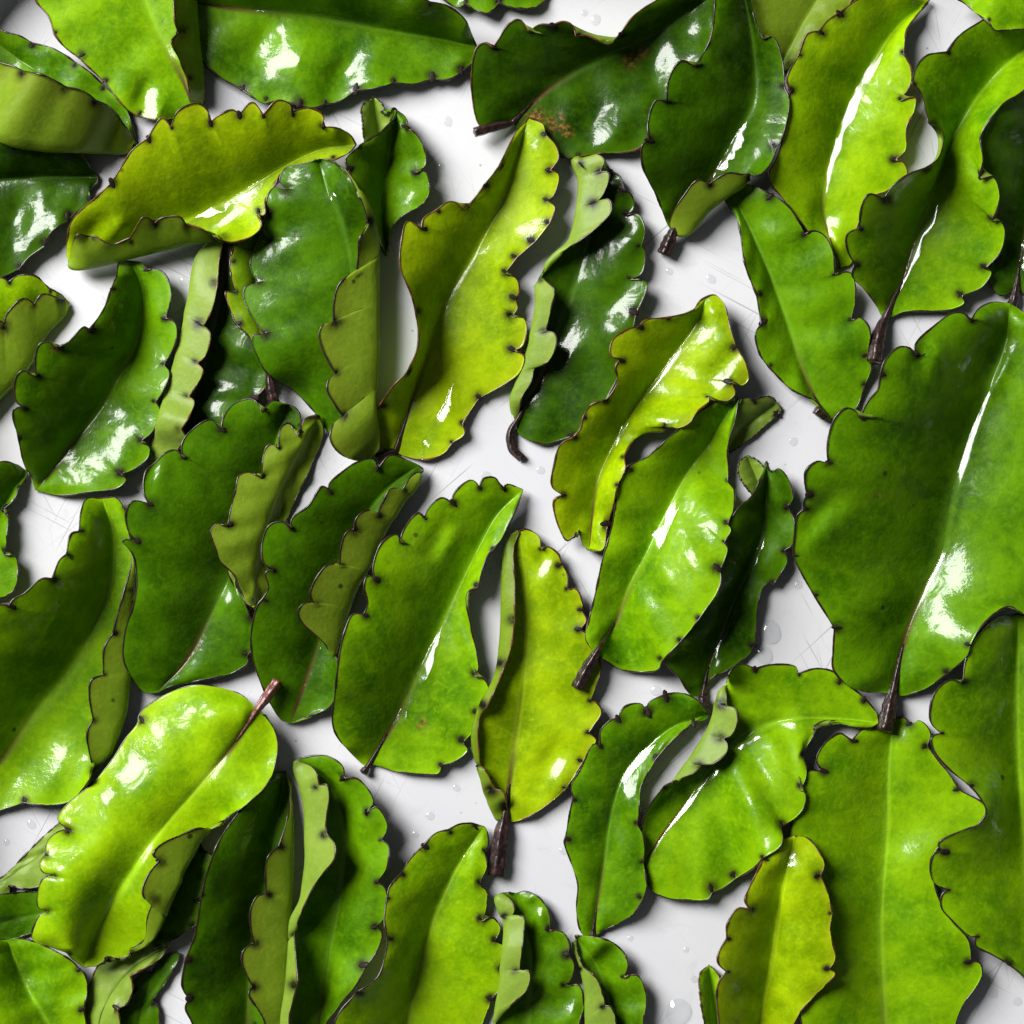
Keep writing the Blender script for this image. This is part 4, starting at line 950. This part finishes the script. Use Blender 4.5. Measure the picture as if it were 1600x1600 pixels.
water_on('L21', 'sheet of water on the right half of the cupped dark leaf at left', 0.30, 0.62, [-4, -5, -4], [16, 26, 24, 14, 8], 2.0)
water_on('L12', 'curved trail of water on the tall yellow leaf', 0.02, 0.26, [-62, -40, -44, -50, -52], [72, 54, 58, 66, 56], 3.0, 0.2)
for key, lab, a, b_, w in (
    ('L14', 'thin line of water on the midrib of the crosswise yellow leaf', .42, .74, 8),
    ('L27', 'pale line of water on the midrib of the broad speckled centre leaf', .08, .52, 10),
    ('L8', 'long streak of water on the midrib of the tall bright leaf', .18, .88, 8),
    ('L10', 'streak of water on the midrib of the lobed leaf at upper right', .05, .66, 9),
    ('L31', 'streak of water on the midrib of the smooth green leaf', .22, .78, 11),
    ('L34', 'line of water on the midrib of the bent leaf', .08, .82, 8),
    ('L29', 'fine line of water on the midrib of the twisted leaf', .28, .85, 5),
    ('L33', 'streak of water on the midrib of the largest leaf', .22, .90, 9),
    ('L32', 'thin line of water on the midrib of the narrow dark leaf', .08, .85, 6),
    ('L48', 'short streak of water near the tip of the bright lime leaf', .58, .92, 6),
    ('L6', 'streak of water on the midrib of the dark pointed leaf', .22, .46, 9),
    ('L44', 'ragged streak of water on the leaf in the bottom left corner', .28, .92, 14),
    ('L36', 'thin line of water down the top of the widest lime leaf', .80, .985, 6),
    ('L24', 'thin line of water on the long leaf at the left edge', .45, .86, 6),
    ('L4', 'line of water on the midrib of the large dark leaf at the top', .18, .66, 8),
    ('L28', 'bright streak of water low on the slim yellow leaf', .06, .24, 7),
    ('L15', 'short streak of water near the top of the big dark folded leaf', .70, .92, 8),
    ('L26', 'fine line of water at the base of the dark narrow leaf', .05, .32, 5),
    ('L9', 'fine line of water on the smooth mid green leaf at right', .66, .90, 5),
    ('L13', 'short streak of water above the stalk at the right edge', .05, .25, 8),
    ('L37', 'streak of water on the leaf at the lower right edge', .72, .90, 7),
    ('L38', 'short streak of water at the tip of the yellow striped leaf', .80, .95, 7),
    ('L35', 'broken streak of water on the curved green leaf', .25, .85, 9)):
    water_on(key, lab, a, b_, [w * .3, w * .3, w * .3, w * .2], [w * .9, w * 1.5, w * 1.4, w * .7], 0.3 * w, 0.9)
for x, y, r, lab, h in (
    (1203, 988, 19, 'upper of the two round drops right of the narrow dark leaf', .40),
    (1193, 1022, 17, 'lower of the two round drops right of the narrow dark leaf', .40),
    (1247, 914, 7, 'small drop in the gap beside the narrow dark leaf', .4),
    (1025, 1079, 9, 'small drop above the tip of the curved green leaf', .35),
    (1019, 478, 15, 'flat drop left of the twisted leaf tip', .22),
    (1046, 424, 6, 'tiny drop below the black stalk', .3),
    (1111, 436, 8, 'faint drop right of the twisted leaf tip', .25),
    (913, 20, 6, 'tiny drop near the top edge, left one of a pair', .3),
    (931, 31, 9, 'small drop near the top edge, right one of a pair', .25),
    (715, 1185, 6, 'tiny drop below the broad speckled centre leaf', .35),
    (713, 1231, 6, 'tiny drop midway between the speckled leaf and the bright lime leaf', .35),
    (672, 1275, 7, 'small drop above the bright lime leaf', .3),
    (649, 1304, 6, 'tiny drop left of the bright lime leaf tip', .3),
    (1060, 1582, 22, 'large oval drop at the bottom edge', .35),
    (985, 1466, 5, 'tiny drop right of the curved leaf base', .35),
    (1072, 1484, 5, 'tiny drop left of the yellow striped leaf', .35),
    (1101, 1414, 6, 'drop under the edge of the bent leaf', .35),
    (49, 1288, 8, 'small drop below the long leaf at the left edge', .35),
    (10, 1316, 6, 'tiny drop at the left edge above the pale leaf edge', .35),
    (288, 440, 8, 'small drop left of the pale strip', .25),
    (758, 1044, 6, 'tiny drop in the gap between the two centre leaves', .3),
    (103, 778, 5, 'tiny drop under the cupped dark leaf', .3),
    (708, 48, 5, 'tiny drop right of the large dark top leaf', .3),
    (1552, 1552, 9, 'small drop at the lower right corner', .25),
    (655, 560, 6, 'tiny drop in the gap left of the tall yellow leaf base', .3),
    (845, 735, 7, 'faint drop below the dark curved stalk', .22),
    (760, 745, 9, 'flat drop above the top of the broad speckled centre leaf', .16),
    (1155, 655, 6, 'tiny drop beside the pale folded leaf tip', .3),
    (1240, 690, 7, 'small drop left of the largest leaf', .22),
    (160, 470, 7, 'small drop left of the top of the cupped dark leaf', .25),
    (850, 1440, 5, 'tiny drop near the thick dark stalk end', .3),
    (880, 1330, 6, 'tiny drop left of the curved green leaf', .28),
    (1085, 1530, 6, 'tiny drop left of the small standing lobe', .3),
    (700, 190, 8, 'flat drop right of the small dark cupped leaf', .16),
    (690, 260, 6, 'tiny drop on the bare tray at the upper middle', .22),
    (1130, 330, 6, 'tiny drop in the shadow right of the black stalk', .3),
    (1590, 1565, 7, 'tiny drop at the right edge near the lower corner', .25)):
    drop(x, y, r, lab, h, random.uniform(.85, 1.0), random.random() * 3)
